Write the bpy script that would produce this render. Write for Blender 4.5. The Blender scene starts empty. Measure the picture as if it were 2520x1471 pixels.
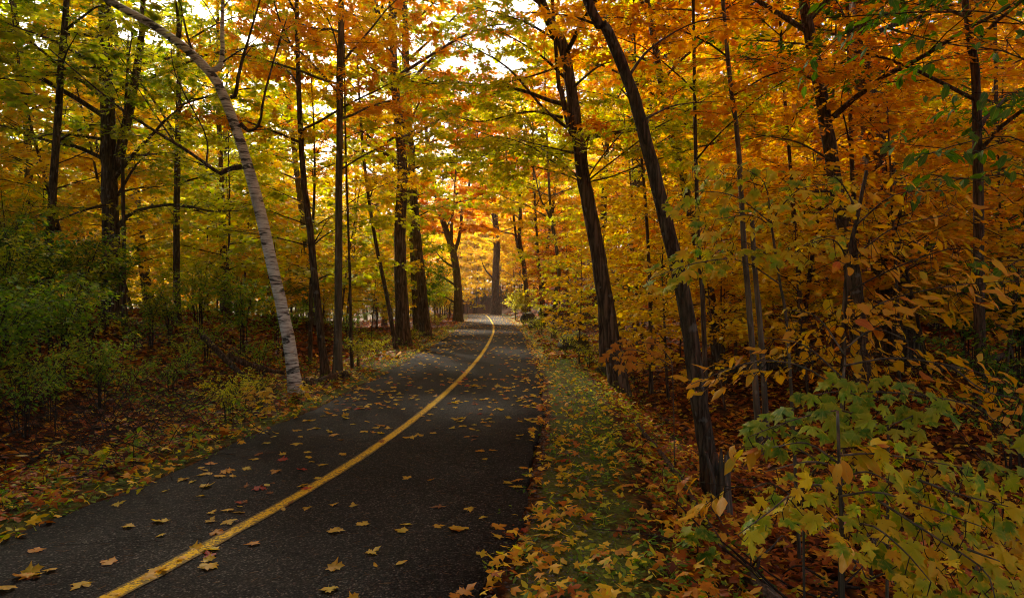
import bpy, math
import numpy as np
R = math.radians
sc = bpy.context.scene
col = sc.collection
# ------------------------------------------------------------------ camera, sky, sun, exposure
H, F, CX, CY = 1.35, 1642.0, 1259.5, 735.5        # eye height; focal length in pixels of a 2519 px wide frame
cd = bpy.data.cameras.new('camera'); cam = bpy.data.objects.new('camera', cd); col.objects.link(cam)
cam.location = (0, 0, H); cam.rotation_euler = (R(90), 0, 0)
cd.sensor_width = 36.0; cd.lens = 36.0 * F / 2519.0; cd.clip_start = 0.05; cd.clip_end = 2000
sc.camera = cam
SUN_AZ, SUN_EL = -24.0, 34.0                       # degrees left of the view direction, above the horizon
w = bpy.data.worlds.new('World'); sc.world = w; w.use_nodes = True
nt = w.node_tree; bg = nt.nodes['Background']
sky = nt.nodes.new('ShaderNodeTexSky'); sky.sky_type = 'NISHITA'; sky.sun_disc = False
sky.sun_elevation = R(SUN_EL); sky.sun_rotation = R(SUN_AZ)
sky.air_density = 1.0; sky.dust_density = 2.5; sky.ozone_density = 0.6
nt.links.new(sky.outputs[0], bg.inputs[0]); bg.inputs[1].default_value = 0.068
sd = bpy.data.lights.new('sun', 'SUN'); sun = bpy.data.objects.new('sun', sd); col.objects.link(sun)
sd.energy = 5.0; sd.angle = R(7); sd.color = (1.0, 0.88, 0.70)
sun.rotation_euler = (R(90 - SUN_EL), 0, R(180 - SUN_AZ)); sun.location = (-8, 20, 30)
sc.view_settings.view_transform = 'Standard'; sc.view_settings.look = 'None'
sc.view_settings.exposure = 1.68; sc.view_settings.gamma = 1.0
cy = sc.cycles
cy.max_bounces = 8; cy.diffuse_bounces = 4; cy.glossy_bounces = 2; cy.transmission_bounces = 5
cy.transparent_max_bounces = 4; cy.sample_clamp_indirect = 6.0; cy.caustics_reflective = False; cy.caustics_refractive = False
cy.use_denoising = True; cy.filter_width = 1.1

# ------------------------------------------------------------------ helpers
def P(px, py, Y):
    return np.array([(px - CX) / F * Y, Y, H - (py - CY) / F * Y])

def norm(v):
    return v / np.maximum(np.linalg.norm(v, axis=-1, keepdims=True), 1e-9)

def tri_mesh(name, V, T, attrs=None, smooth=False):
    me = bpy.data.meshes.new(name)
    V = np.ascontiguousarray(V, dtype=np.float32); T = np.ascontiguousarray(T, dtype=np.int32)
    k = T.shape[1]
    me.vertices.add(len(V)); me.vertices.foreach_set('co', V.ravel())
    me.loops.add(T.size); me.loops.foreach_set('vertex_index', T.ravel())
    me.polygons.add(len(T)); me.polygons.foreach_set('loop_start', np.arange(0, T.size, k, dtype=np.int32))
    if smooth:
        me.polygons.foreach_set('use_smooth', np.ones(len(T), dtype=bool))
    for an, arr, dom in (attrs or []):
        a = me.attributes.new(an, 'FLOAT', dom); a.data.foreach_set('value', np.ascontiguousarray(arr, dtype=np.float32))
    me.update(calc_edges=True)
    return me

def link(name, data, parent=None, mat=None, loc=None):
    o = bpy.data.objects.new(name, data); col.objects.link(o)
    if parent is not None: o.parent = parent
    if loc is not None: o.location = tuple(loc)
    if mat is not None and data is not None and len(data.materials) == 0: data.materials.append(mat)
    return o

def tag(o, label=None, cat=None, group=None, kind=None):
    if label: o['label'] = label
    if cat: o['category'] = cat
    if group: o['group'] = group
    if kind: o['kind'] = kind
    return o

def smooth(a, b, x):
    t = np.clip((np.asarray(x, float) - a) / (b - a), 0, 1); return t * t * (3 - 2 * t)

# ------------------------------------------------------------------ materials
def new_mat(name):
    m = bpy.data.materials.new(name); m.use_nodes = True
    t = m.node_tree; t.nodes.clear()
    out = t.nodes.new('ShaderNodeOutputMaterial')
    return m, t, out
def nd(t, typ, **kw):
    n = t.nodes.new(typ)
    for k, v in kw.items():
        if k.startswith('i_'):
            key = k[2:]; key = int(key) if key.isdigit() else key.replace('_', ' ')
            n.inputs[key].default_value = v
        else: setattr(n, k, v)
    return n
def ramp(t, stops, fac=None, interp='LINEAR'):
    n = t.nodes.new('ShaderNodeValToRGB'); cr = n.color_ramp; cr.interpolation = interp
    while len(cr.elements) > 1: cr.elements.remove(cr.elements[-1])
    cr.elements[0].position = stops[0][0]; cr.elements[0].color = (*stops[0][1], 1)
    for p, c in stops[1:]:
        e = cr.elements.new(p); e.color = (*c, 1)
    if fac is not None: t.links.new(fac, n.inputs[0])
    return n
def math_n(t, op, a, b=None):
    n = t.nodes.new('ShaderNodeMath'); n.operation = op
    for i, v in enumerate((a, b)):
        if v is None: continue
        if isinstance(v, (int, float)): n.inputs[i].default_value = v
        else: t.links.new(v, n.inputs[i])
    return n.outputs[0]
def mixc(t, fac, a, b, blend='MIX'):
    n = t.nodes.new('ShaderNodeMix'); n.data_type = 'RGBA'; n.blend_type = blend
    for key, v in ((0, fac), (6, a), (7, b)):
        if isinstance(v, (int, float)): n.inputs[key].default_value = v
        elif isinstance(v, tuple): n.inputs[key].default_value = (*v, 1)
        else: t.links.new(v, n.inputs[key])
    return n.outputs[2]

def leaf_shader(t, out, colour, trans=0.5, gloss=0.025):
    d = nd(t, 'ShaderNodeBsdfDiffuse'); tr = nd(t, 'ShaderNodeBsdfTranslucent')
    t.links.new(colour, d.inputs[0])
    hs = nd(t, 'ShaderNodeHueSaturation'); hs.inputs['Saturation'].default_value = 1.12; hs.inputs['Value'].default_value = 1.1
    t.links.new(colour, hs.inputs['Color']); t.links.new(hs.outputs[0], tr.inputs[0])
    mx = nd(t, 'ShaderNodeMixShader'); mx.inputs[0].default_value = trans
    t.links.new(d.outputs[0], mx.inputs[1]); t.links.new(tr.outputs[0], mx.inputs[2])
    if gloss > 0:
        g = nd(t, 'ShaderNodeBsdfGlossy'); g.inputs['Roughness'].default_value = 0.5
        mg = nd(t, 'ShaderNodeMixShader'); mg.inputs[0].default_value = gloss
        t.links.new(mx.outputs[0], mg.inputs[1]); t.links.new(g.outputs[0], mg.inputs[2])
        t.links.new(mg.outputs[0], out.inputs[0])
    else:
        t.links.new(mx.outputs[0], out.inputs[0])

def leaf_mat(name, stops, trans=0.5, objw=0.12):
    """crown foliage: colour from a per-leaf number, shifted a little from tree to tree"""
    m, t, out = new_mat(name)
    a = nd(t, 'ShaderNodeAttribute', attribute_name='rnd'); oi = nd(t, 'ShaderNodeObjectInfo')
    f = math_n(t, 'ADD', a.outputs['Fac'], math_n(t, 'MULTIPLY', math_n(t, 'SUBTRACT', oi.outputs['Random'], 0.5), objw * 2))
    r = ramp(t, stops, f)
    leaf_shader(t, out, r.outputs[0], trans)
    return m

def big_leaf_mat(name, stops, edge, trans=0.5):
    """single leaves: colour by leaf, edge turning before the middle, blotches and pale veins"""
    m, t, out = new_mat(name)
    oi = nd(t, 'ShaderNodeObjectInfo'); tc = nd(t, 'ShaderNodeTexCoord')
    r = ramp(t, stops, oi.outputs['Random'])
    n1 = nd(t, 'ShaderNodeTexNoise', i_Scale=3.0, i_Detail=4.0)
    mp = nd(t, 'ShaderNodeVectorMath', operation='ADD')
    cmb = nd(t, 'ShaderNodeCombineXYZ'); t.links.new(math_n(t, 'MULTIPLY', oi.outputs['Random'], 37.0), cmb.inputs[0])
    t.links.new(tc.outputs['Object'], mp.inputs[0]); t.links.new(cmb.outputs[0], mp.inputs[1]); t.links.new(mp.outputs[0], n1.inputs['Vector'])
    ds = nd(t, 'ShaderNodeVectorMath', operation='DISTANCE'); ds.inputs[1].default_value = (0, 0.33, 0)
    t.links.new(tc.outputs['Object'], ds.inputs[0])
    e = math_n(t, 'ADD', math_n(t, 'MULTIPLY', ds.outputs['Value'], 1.1), math_n(t, 'MULTIPLY', math_n(t, 'SUBTRACT', n1.outputs[0], 0.5), 1.6))
    er = ramp(t, [(0.25, (0, 0, 0)), (0.75, (1, 1, 1))], e)
    c = mixc(t, er.outputs[0], r.outputs[0], edge)
    # veins: thin lines along the three main ribs
    sx = nd(t, 'ShaderNodeSeparateXYZ'); t.links.new(tc.outputs['Object'], sx.inputs[0])
    ax = math_n(t, 'ABSOLUTE', sx.outputs[0])
    v1 = math_n(t, 'LESS_THAN', ax, 0.014)
    v2 = math_n(t, 'LESS_THAN', math_n(t, 'ABSOLUTE', math_n(t, 'SUBTRACT', sx.outputs[1], math_n(t, 'MULTIPLY', ax, 0.72))), 0.014)
    c = mixc(t, math_n(t, 'MULTIPLY', math_n(t, 'MAXIMUM', v1, v2), 0.25), c, (0.68, 0.58, 0.12))
    n2 = nd(t, 'ShaderNodeTexNoise', i_Scale=11.0, i_Detail=2.0); t.links.new(mp.outputs[0], n2.inputs['Vector'])
    sp = ramp(t, [(0.68, (0, 0, 0)), (0.76, (1, 1, 1))], n2.outputs[0])
    c = mixc(t, math_n(t, 'MULTIPLY', sp.outputs[0], 0.7), c, (0.22, 0.07, 0.015))
    leaf_shader(t, out, c, trans, 0.025)
    return m

def principled(t, out, colour, rough=0.8, bump=None, strength=0.5, dist=0.02, spec=0.25):
    b = nd(t, 'ShaderNodeBsdfPrincipled'); b.inputs['Roughness'].default_value = rough
    b.inputs['Specular IOR Level'].default_value = spec
    t.links.new(colour, b.inputs['Base Color'])
    if bump is not None:
        bn = nd(t, 'ShaderNodeBump'); bn.inputs['Strength'].default_value = strength; bn.inputs['Distance'].default_value = dist
        t.links.new(bump, bn.inputs['Height']); t.links.new(bn.outputs[0], b.inputs['Normal'])
    t.links.new(b.outputs[0], out.inputs[0]); return b

def coords(t, scale):
    tc = nd(t, 'ShaderNodeTexCoord'); mp = nd(t, 'ShaderNodeMapping'); mp.inputs['Scale'].default_value = scale
    t.links.new(tc.outputs['Object'], mp.inputs[0]); return mp.outputs[0]

def bark_mat(name, dark, light, moss=0.25, furrow=26.0, strength=0.9):
    m, t, out = new_mat(name)
    v = coords(t, (furrow, furrow, furrow * 0.12))
    n1 = nd(t, 'ShaderNodeTexNoise', i_Scale=1.0, i_Detail=6.0, i_Roughness=0.62, i_Distortion=0.6); t.links.new(v, n1.inputs['Vector'])
    wv = nd(t, 'ShaderNodeVectorMath', operation='MULTIPLY_ADD'); wv.inputs[1].default_value = (1.7, 1.7, 1.7); t.links.new(n1.outputs['Color'], wv.inputs[0]); t.links.new(v, wv.inputs[2])
    vo = nd(t, 'ShaderNodeTexVoronoi', feature='DISTANCE_TO_EDGE', i_Scale=0.9); t.links.new(wv.outputs[0], vo.inputs['Vector'])
    h = math_n(t, 'ADD', math_n(t, 'MULTIPLY', n1.outputs[0], 0.7), math_n(t, 'MULTIPLY', math_n(t, 'MINIMUM', vo.outputs['Distance'], 0.35), 1.3))
    r = ramp(t, [(0.28, dark), (0.78, light)], h)
    v2 = coords(t, (2.2, 2.2, 1.1))
    n2 = nd(t, 'ShaderNodeTexNoise', i_Scale=1.0, i_Detail=5.0); t.links.new(v2, n2.inputs['Vector'])
    mr = ramp(t, [(0.50, (0, 0, 0)), (0.68, (1, 1, 1))], n2.outputs[0])
    c = mixc(t, math_n(t, 'MULTIPLY', mr.outputs[0], moss), r.outputs[0], (0.07, 0.085, 0.035))
    v3 = coords(t, (9, 9, 7)); n3 = nd(t, 'ShaderNodeTexNoise', i_Scale=1.0, i_Detail=3.0); t.links.new(v3, n3.inputs['Vector'])
    lr = ramp(t, [(0.63, (0, 0, 0)), (0.70, (1, 1, 1))], n3.outputs[0])
    c = mixc(t, math_n(t, 'MULTIPLY', lr.outputs[0], 0.45), c, (0.26, 0.27, 0.23))
    principled(t, out, c, 0.9, h, strength, 0.03, 0.15)
    return m

M = {}
M['bark_maple'] = bark_mat('bark_maple', (0.028, 0.017, 0.010), (0.17, 0.115, 0.07))
M['bark_oak'] = bark_mat('bark_oak', (0.020, 0.012, 0.007), (0.19, 0.125, 0.075), 0.12, 17.0, 1.0)
M['bark_smooth'] = bark_mat('bark_smooth', (0.06, 0.048, 0.032), (0.19, 0.15, 0.095), 0.4, 14.0, 0.35)
M['twig'] = bark_mat('twig_bark', (0.02, 0.014, 0.010), (0.07, 0.048, 0.032), 0.1, 30.0, 0.3)
def birch_mat():
    m, t, out = new_mat('bark_birch')
    v = coords(t, (7, 7, 60)); n1 = nd(t, 'ShaderNodeTexNoise', i_Scale=1.0, i_Detail=5.0, i_Roughness=0.65); t.links.new(v, n1.inputs['Vector'])
    base = ramp(t, [(0.30, (0.13, 0.105, 0.08)), (0.42, (0.40, 0.36, 0.30)), (0.52, (0.68, 0.67, 0.58)), (0.66, (0.82, 0.82, 0.72))], n1.outputs[0])
    v2 = coords(t, (2.6, 2.6, 9.0)); n2 = nd(t, 'ShaderNodeTexNoise', i_Scale=1.0, i_Detail=5.0, i_Roughness=0.6, i_Distortion=0.5); t.links.new(v2, n2.inputs['Vector'])
    k = ramp(t, [(0.545, (0, 0, 0)), (0.58, (1, 1, 1))], n2.outputs[0])
    c = mixc(t, math_n(t, 'MULTIPLY', k.outputs[0], 0.88), base.outputs[0], (0.03, 0.024, 0.018))
    v3 = coords(t, (1.3, 1.3, 0.55)); n3 = nd(t, 'ShaderNodeTexNoise', i_Scale=1.0, i_Detail=7.0, i_Roughness=0.65); t.links.new(v3, n3.inputs['Vector'])
    k3 = ramp(t, [(0.56, (0, 0, 0)), (0.66, (1, 1, 1))], n3.outputs[0])
    c = mixc(t, math_n(t, 'MULTIPLY', k3.outputs[0], 0.7), c, (0.055, 0.046, 0.032))
    principled(t, out, c, 0.8, math_n(t, 'SUBTRACT', n1.outputs[0], k.outputs[0]), 0.8, 0.012, 0.15); return m
M['bark_birch'] = birch_mat()
def dead_mat():
    m, t, out = new_mat('dead_wood'); v = coords(t, (34, 34, 3.0))
    n1 = nd(t, 'ShaderNodeTexNoise', i_Scale=1.0, i_Detail=6.0, i_Roughness=0.65, i_Distortion=0.4); t.links.new(v, n1.inputs['Vector'])
    r = ramp(t, [(0.30, (0.025, 0.018, 0.013)), (0.50, (0.11, 0.085, 0.06)), (0.72, (0.24, 0.20, 0.155))], n1.outputs[0])
    principled(t, out, r.outputs[0], 0.9, n1.outputs[0], 0.9, 0.02, 0.15); return m
M['dead'] = dead_mat()
def rock_mat():
    m, t, out = new_mat('mossy_rock'); v = coords(t, (3, 3, 3))
    n1 = nd(t, 'ShaderNodeTexNoise', i_Scale=1.5, i_Detail=8.0, i_Roughness=0.65); t.links.new(v, n1.inputs['Vector'])
    r = ramp(t, [(0.32, (0.03, 0.026, 0.02)), (0.7, (0.13, 0.115, 0.085))], n1.outputs[0])
    g = nd(t, 'ShaderNodeNewGeometry'); s = nd(t, 'ShaderNodeSeparateXYZ'); t.links.new(g.outputs['Normal'], s.inputs[0])
    n2 = nd(t, 'ShaderNodeTexNoise', i_Scale=2.2, i_Detail=5.0); t.links.new(v, n2.inputs['Vector'])
    k = ramp(t, [(0.75, (0, 0, 0)), (1.05, (1, 1, 1))], math_n(t, 'ADD', math_n(t, 'MULTIPLY', s.outputs[2], 0.5), n2.outputs[0]))
    c = mixc(t, math_n(t, 'MULTIPLY', k.outputs[0], 0.7), r.outputs[0], (0.075, 0.10, 0.03))
    principled(t, out, c, 0.92, n1.outputs[0], 0.8, 0.05, 0.15); return m
M['rock'] = rock_mat()
def asphalt_mat():
    m, t, out = new_mat('asphalt'); v = coords(t, (1, 1, 1))
    vo = nd(t, 'ShaderNodeTexVoronoi', i_Scale=95.0); t.links.new(v, vo.inputs['Vector'])
    sp = nd(t, 'ShaderNodeSeparateColor'); t.links.new(vo.outputs['Color'], sp.inputs[0])
    st = ramp(t, [(0.0, (0.015, 0.0142, 0.013)), (0.55, (0.031, 0.029, 0.0262)), (0.80, (0.056, 0.052, 0.046)), (0.93, (0.105, 0.098, 0.088)), (1.0, (0.16, 0.15, 0.135))], sp.outputs[0])
    dk = ramp(t, [(0.0, (1, 1, 1)), (0.62, (0.28, 0.28, 0.28))], vo.outputs['Distance'])
    dk.color_ramp.elements[0].position = 0.25
    c = mixc(t, 1.0, st.outputs[0], dk.outputs[0], 'MULTIPLY')
    n2 = nd(t, 'ShaderNodeTexNoise', i_Scale=0.9, i_Detail=6.0, i_Roughness=0.6); t.links.new(v, n2.inputs['Vector'])
    pt = ramp(t, [(0.35, (0.72, 0.72, 0.72)), (0.68, (1.22, 1.20, 1.14))], n2.outputs[0])
    c = mixc(t, 1.0, c, pt.outputs[0], 'MULTIPLY')
    nw = nd(t, 'ShaderNodeTexNoise', i_Scale=1.7, i_Detail=5.0, i_Roughness=0.7); t.links.new(v, nw.inputs['Vector'])
    wv = nd(t, 'ShaderNodeVectorMath', operation='MULTIPLY_ADD'); wv.inputs[1].default_value = (0.9, 0.9, 0.9)
    t.links.new(nw.outputs['Color'], wv.inputs[0]); t.links.new(v, wv.inputs[2])
    vc = nd(t, 'ShaderNodeTexVoronoi', feature='DISTANCE_TO_EDGE', i_Scale=0.42); t.links.new(wv.outputs[0], vc.inputs['Vector'])
    ck = ramp(t, [(0.0, (1, 1, 1)), (0.006, (0, 0, 0))], vc.outputs['Distance'])
    mk = ramp(t, [(0.46, (0, 0, 0)), (0.54, (1, 1, 1))], n2.outputs[0])
    crack = math_n(t, 'MULTIPLY', ck.outputs[0], mk.outputs[0])
    c = mixc(t, math_n(t, 'MULTIPLY', crack, 0.8), c, (0.006, 0.005, 0.004))
    n4 = nd(t, 'ShaderNodeTexNoise', i_Scale=5.5, i_Detail=5.0, i_Roughness=0.7); t.links.new(v, n4.inputs['Vector'])
    stn = ramp(t, [(0.56, (0, 0, 0)), (0.70, (1, 1, 1))], n4.outputs[0])
    c = mixc(t, math_n(t, 'MULTIPLY', stn.outputs[0], 0.3), c, (0.045, 0.036, 0.024))
    h = math_n(t, 'SUBTRACT', math_n(t, 'SUBTRACT', 1.0, vo.outputs['Distance']), math_n(t, 'MULTIPLY', crack, 2.0))
    principled(t, out, c, 0.93, h, 0.6, 0.006, 0.12); return m
M['asphalt'] = asphalt_mat()
def paint_mat():
    m, t, out = new_mat('yellow_line_paint'); v = coords(t, (1, 1, 1))
    vo = nd(t, 'ShaderNodeTexVoronoi', i_Scale=95.0); t.links.new(v, vo.inputs['Vector'])
    n = nd(t, 'ShaderNodeTexNoise', i_Scale=60.0, i_Detail=4.0, i_Roughness=0.7); t.links.new(v, n.inputs['Vector'])
    n2 = nd(t, 'ShaderNodeTexNoise', i_Scale=2.0, i_Detail=4.0); t.links.new(v, n2.inputs['Vector'])
    a = nd(t, 'ShaderNodeAttribute', attribute_name='edge')
    f = math_n(t, 'ADD', math_n(t, 'ADD', n.outputs[0], math_n(t, 'MULTIPLY', n2.outputs[0], 0.35)), math_n(t, 'MULTIPLY', a.outputs['Fac'], 0.22))
    k = ramp(t, [(0.66, (0, 0, 0)), (0.76, (1, 1, 1))], f)
    y = ramp(t, [(0.3, (0.66, 0.41, 0.003)), (0.7, (0.80, 0.54, 0.004))], n2.outputs[0])
    c = mixc(t, math_n(t, 'MULTIPLY', k.outputs[0], 0.85), y.outputs[0], (0.05, 0.042, 0.03))
    principled(t, out, c, 0.7, math_n(t, 'SUBTRACT', 1.0, vo.outputs['Distance']), 0.4, 0.005, 0.05); return m
M['paint'] = paint_mat()
def ground_mat():
    m, t, out = new_mat('leaf_litter_soil'); v = coords(t, (1, 1, 1))
    vo = nd(t, 'ShaderNodeTexVoronoi', i_Scale=15.0, i_Randomness=1.0)
    nw = nd(t, 'ShaderNodeTexNoise', i_Scale=9.0, i_Detail=3.0); t.links.new(v, nw.inputs['Vector'])
    wv = nd(t, 'ShaderNodeVectorMath', operation='MULTIPLY_ADD'); wv.inputs[1].default_value = (0.12, 0.12, 0.12)
    t.links.new(nw.outputs['Color'], wv.inputs[0]); t.links.new(v, wv.inputs[2]); t.links.new(wv.outputs[0], vo.inputs['Vector'])
    sp = nd(t, 'ShaderNodeSeparateColor'); t.links.new(vo.outputs['Color'], sp.inputs[0])
    r = ramp(t, [(0.0, (0.030, 0.012, 0.006)), (0.3, (0.075, 0.026, 0.009)), (0.6, (0.15, 0.05, 0.012)), (0.85, (0.25, 0.095, 0.018)), (1.0, (0.33, 0.17, 0.03))], sp.outputs[0])
    dk = ramp(t, [(0.2, (1, 1, 1)), (0.7, (0.25, 0.25, 0.25))], vo.outputs['Distance'])
    c = mixc(t, 1.0, r.outputs[0], dk.outputs[0], 'MULTIPLY')
    a = nd(t, 'ShaderNodeAttribute', attribute_name='moss')
    n2 = nd(t, 'ShaderNodeTexNoise', i_Scale=1.6, i_Detail=7.0, i_Roughness=0.68); t.links.new(v, n2.inputs['Vector'])
    n3 = nd(t, 'ShaderNodeTexNoise', i_Scale=42.0, i_Detail=4.0, i_Roughness=0.7); t.links.new(v, n3.inputs['Vector'])
    mo = ramp(t, [(0.3, (0.03, 0.036, 0.010)), (0.55, (0.09, 0.115, 0.018)), (0.75, (0.16, 0.17, 0.03))], n3.outputs[0])
    k = ramp(t, [(0.50, (0, 0, 0)), (0.66, (1, 1, 1))], math_n(t, 'MULTIPLY', math_n(t, 'ADD', n2.outputs[0], 0.15), a.outputs['Fac']))
    c = mixc(t, k.outputs[0], c, mo.outputs[0])
    h = math_n(t, 'ADD', math_n(t, 'SUBTRACT', 1.0, vo.outputs['Distance']), n3.outputs[0])
    principled(t, out, c, 0.95, h, 0.8, 0.02, 0.1); return m
M['ground'] = ground_mat()
def plain(name, c1, c2, scale=20.0, rough=0.9):
    m, t, out = new_mat(name); v = coords(t, (scale,) * 3)
    n = nd(t, 'ShaderNodeTexNoise', i_Scale=1.0, i_Detail=4.0); t.links.new(v, n.inputs['Vector'])
    r = ramp(t, [(0.3, c1), (0.7, c2)], n.outputs[0]); principled(t, out, r.outputs[0], rough); return m
M['pebble'] = plain('pebble_stone', (0.07, 0.065, 0.06), (0.2, 0.19, 0.17), 6)
M['needle'] = plain('pine_needle', (0.10, 0.05, 0.015), (0.22, 0.12, 0.04), 6)

PAL = {
 'gold':   [(0.0, (0.76, 0.38, 0.010)), (0.35, (0.88, 0.58, 0.014)), (0.7, (0.90, 0.70, 0.020)), (1.0, (0.68, 0.64, 0.03))],
 'orange': [(0.0, (0.70, 0.20, 0.008)), (0.3, (0.87, 0.37, 0.008)), (0.7, (0.90, 0.50, 0.012)), (1.0, (0.90, 0.62, 0.018))],
 'amber':  [(0.0, (0.62, 0.20, 0.008)), (0.3, (0.82, 0.37, 0.010)), (0.7, (0.86, 0.50, 0.014)), (1.0, (0.76, 0.56, 0.022))],
 'lime':   [(0.0, (0.30, 0.42, 0.014)), (0.35, (0.56, 0.60, 0.018)), (0.7, (0.78, 0.70, 0.022)), (1.0, (0.86, 0.64, 0.02))],
 'olive':  [(0.0, (0.14, 0.27, 0.014)), (0.35, (0.32, 0.42, 0.016)), (0.65, (0.56, 0.54, 0.018)), (1.0, (0.78, 0.56, 0.016))],
 'green':  [(0.0, (0.05, 0.16, 0.012)), (0.5, (0.12, 0.28, 0.016)), (0.85, (0.26, 0.37, 0.018)), (1.0, (0.58, 0.46, 0.02))],
 'russet': [(0.0, (0.28, 0.04, 0.008)), (0.4, (0.48, 0.12, 0.010)), (0.75, (0.64, 0.24, 0.012)), (1.0, (0.74, 0.38, 0.02))],
 'litter': [(0.0, (0.08, 0.018, 0.006)), (0.3, (0.21, 0.048, 0.008)), (0.6, (0.44, 0.12, 0.010)), (0.82, (0.76, 0.38, 0.015)), (1.0, (0.84, 0.60, 0.025))],
 'herb':   [(0.0, (0.09, 0.22, 0.014)), (0.5, (0.22, 0.39, 0.02)), (0.85, (0.46, 0.50, 0.03)), (1.0, (0.58, 0.42, 0.03))],
}
for k, s in PAL.items(): M[k] = leaf_mat('foliage_' + k, s, 0.25 if k == 'litter' else 0.58)
M['L_yellow'] = big_leaf_mat('leaf_yellow', [(0, (0.62, 0.38, 0.02)), (0.6, (0.80, 0.56, 0.03)), (1, (0.72, 0.58, 0.05))], (0.76, 0.46, 0.03))
M['L_orange'] = big_leaf_mat('leaf_orange', [(0, (0.66, 0.24, 0.012)), (1, (0.76, 0.40, 0.02))], (0.66, 0.26, 0.012))
M['L_red'] = big_leaf_mat('leaf_red', [(0, (0.42, 0.03, 0.01)), (1, (0.55, 0.07, 0.012))], (0.40, 0.03, 0.01))
M['L_brown'] = big_leaf_mat('leaf_brown', [(0, (0.16, 0.06, 0.02)), (1, (0.30, 0.12, 0.03))], (0.2, 0.07, 0.02), 0.25)
M['L_lime'] = big_leaf_mat('leaf_lime', [(0, (0.12, 0.30, 0.006)), (0.3, (0.34, 0.50, 0.008)), (0.6, (0.66, 0.64, 0.010)), (0.85, (0.80, 0.60, 0.010)), (1, (0.78, 0.44, 0.010))], (0.80, 0.62, 0.012))
M['L_green'] = big_leaf_mat('leaf_green', [(0, (0.08, 0.22, 0.010)), (0.5, (0.17, 0.34, 0.012)), (1, (0.40, 0.46, 0.014))], (0.44, 0.47, 0.016))
M['L_amber'] = big_leaf_mat('leaf_amber', [(0, (0.56, 0.15, 0.012)), (0.1, (0.74, 0.38, 0.012)), (0.6, (0.80, 0.49, 0.014)), (1, (0.60, 0.50, 0.016))], (0.78, 0.38, 0.012))
M['L_dark'] = big_leaf_mat('leaf_dark_green', [(0, (0.05, 0.16, 0.012)), (1, (0.13, 0.28, 0.016))], (0.11, 0.24, 0.014))

# ------------------------------------------------------------------ leaf shapes (stalk at origin, tip towards +y)
def mirror(right):
    return right + [(-x, y) for x, y in right[-2:0:-1]]
def bend(v, cup, droop, rip, rng):
    z = -cup * v[:, 0] ** 2 - droop * (v[:, 1]) ** 2 + rip * rng.standard_normal(len(v))
    return np.column_stack([v[:, 0], v[:, 1], z])
def fan(outline, centre, cup=0.5, droop=0.15, rip=0.02, seed=0):
    rng = np.random.default_rng(seed)
    v = np.array([centre] + outline, float); n = len(outline)
    V = bend(v, cup, droop, rip, rng); V[0, 2] += 0.03
    T = np.array([(0, 1 + i, 1 + (i + 1) % n) for i in range(n)]); return V, T
MAPLE = mirror([(0, 0), (0.14, -0.08), (0.34, -0.12), (0.28, 0.06), (0.40, 0.12), (0.45, 0.26), (0.60, 0.42), (0.41, 0.41), (0.33, 0.50), (0.15, 0.38), (0.20, 0.57), (0.28, 0.71), (0.12, 0.74), (0, 1.0)])
MAPLE_M = mirror([(0, 0), (0.34, -0.1), (0.25, 0.1), (0.6, 0.42), (0.15, 0.38), (0.24, 0.7), (0, 1)])
OVATE = mirror([(0, 0), (0.15, 0.14), (0.235, 0.36), (0.20, 0.62), (0.10, 0.84), (0, 1)])
OAK = mirror([(0, 0), (0.07, 0.1), (0.2, 0.2), (0.10, 0.30), (0.32, 0.46), (0.12, 0.52), (0.26, 0.72), (0.10, 0.75), (0.11, 0.9), (0, 1)])
def lobes3():
    V = np.array([(-.22, .12, 0), (.22, .12, 0), (0, 1, -.12), (0, 0, 0), (.6, .42, -.1), (.08, .45, .03), (-.6, .42, -.1), (-.08, .45, .03)], float)
    return V, np.array([(0, 1, 2), (3, 4, 5), (3, 7, 6)])
def kite():
    V = np.array([(0, -.05, 0), (.45, .35, -.08), (0, 1, -.1), (-.45, .35, -.08)], float); return V, np.array([(0, 1, 2), (0, 2, 3)])
def ovate_lo():
    V = np.array([(0, 0, 0), (.22, .35, -.06), (.15, .7, -.06), (0, 1, -.1), (-.15, .7, -.06), (-.22, .35, -.06)], float)
    return V, np.array([(0, 1, 2), (0, 2, 3), (0, 3, 4), (0, 4, 5)])
SH = {'maple': fan(MAPLE, (0, 0.33)), 'maple_m': fan(MAPLE_M, (0, 0.33)), 'ovate': fan(OVATE, (0, 0.45), 0.9, 0.2, 0.01),
      'oak': fan(OAK, (0, 0.45), 0.8), 'lobes': lobes3(), 'kite': kite(), 'ovate_lo': ovate_lo()}

def frames(tip, normal):
    y = norm(tip); x = norm(np.cross(y, normal)); z = np.cross(x, y)
    return np.stack([x, y, z], axis=2)                      # columns
def leaves_mesh(name, pos, tip, normal, size, rnd, shape):
    V, T = SH[shape]; n = len(pos); k = len(V)
    Rm = frames(tip, normal) * size[:, None, None]
    W = np.einsum('nij,kj->nki', Rm, V) + pos[:, None, :]
    TT = (T[None] + (np.arange(n) * k)[:, None, None]).reshape(-1, 3)
    return tri_mesh(name, W.reshape(-1, 3), TT, [('rnd', np.repeat(rnd, len(T)), 'FACE')])

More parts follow.
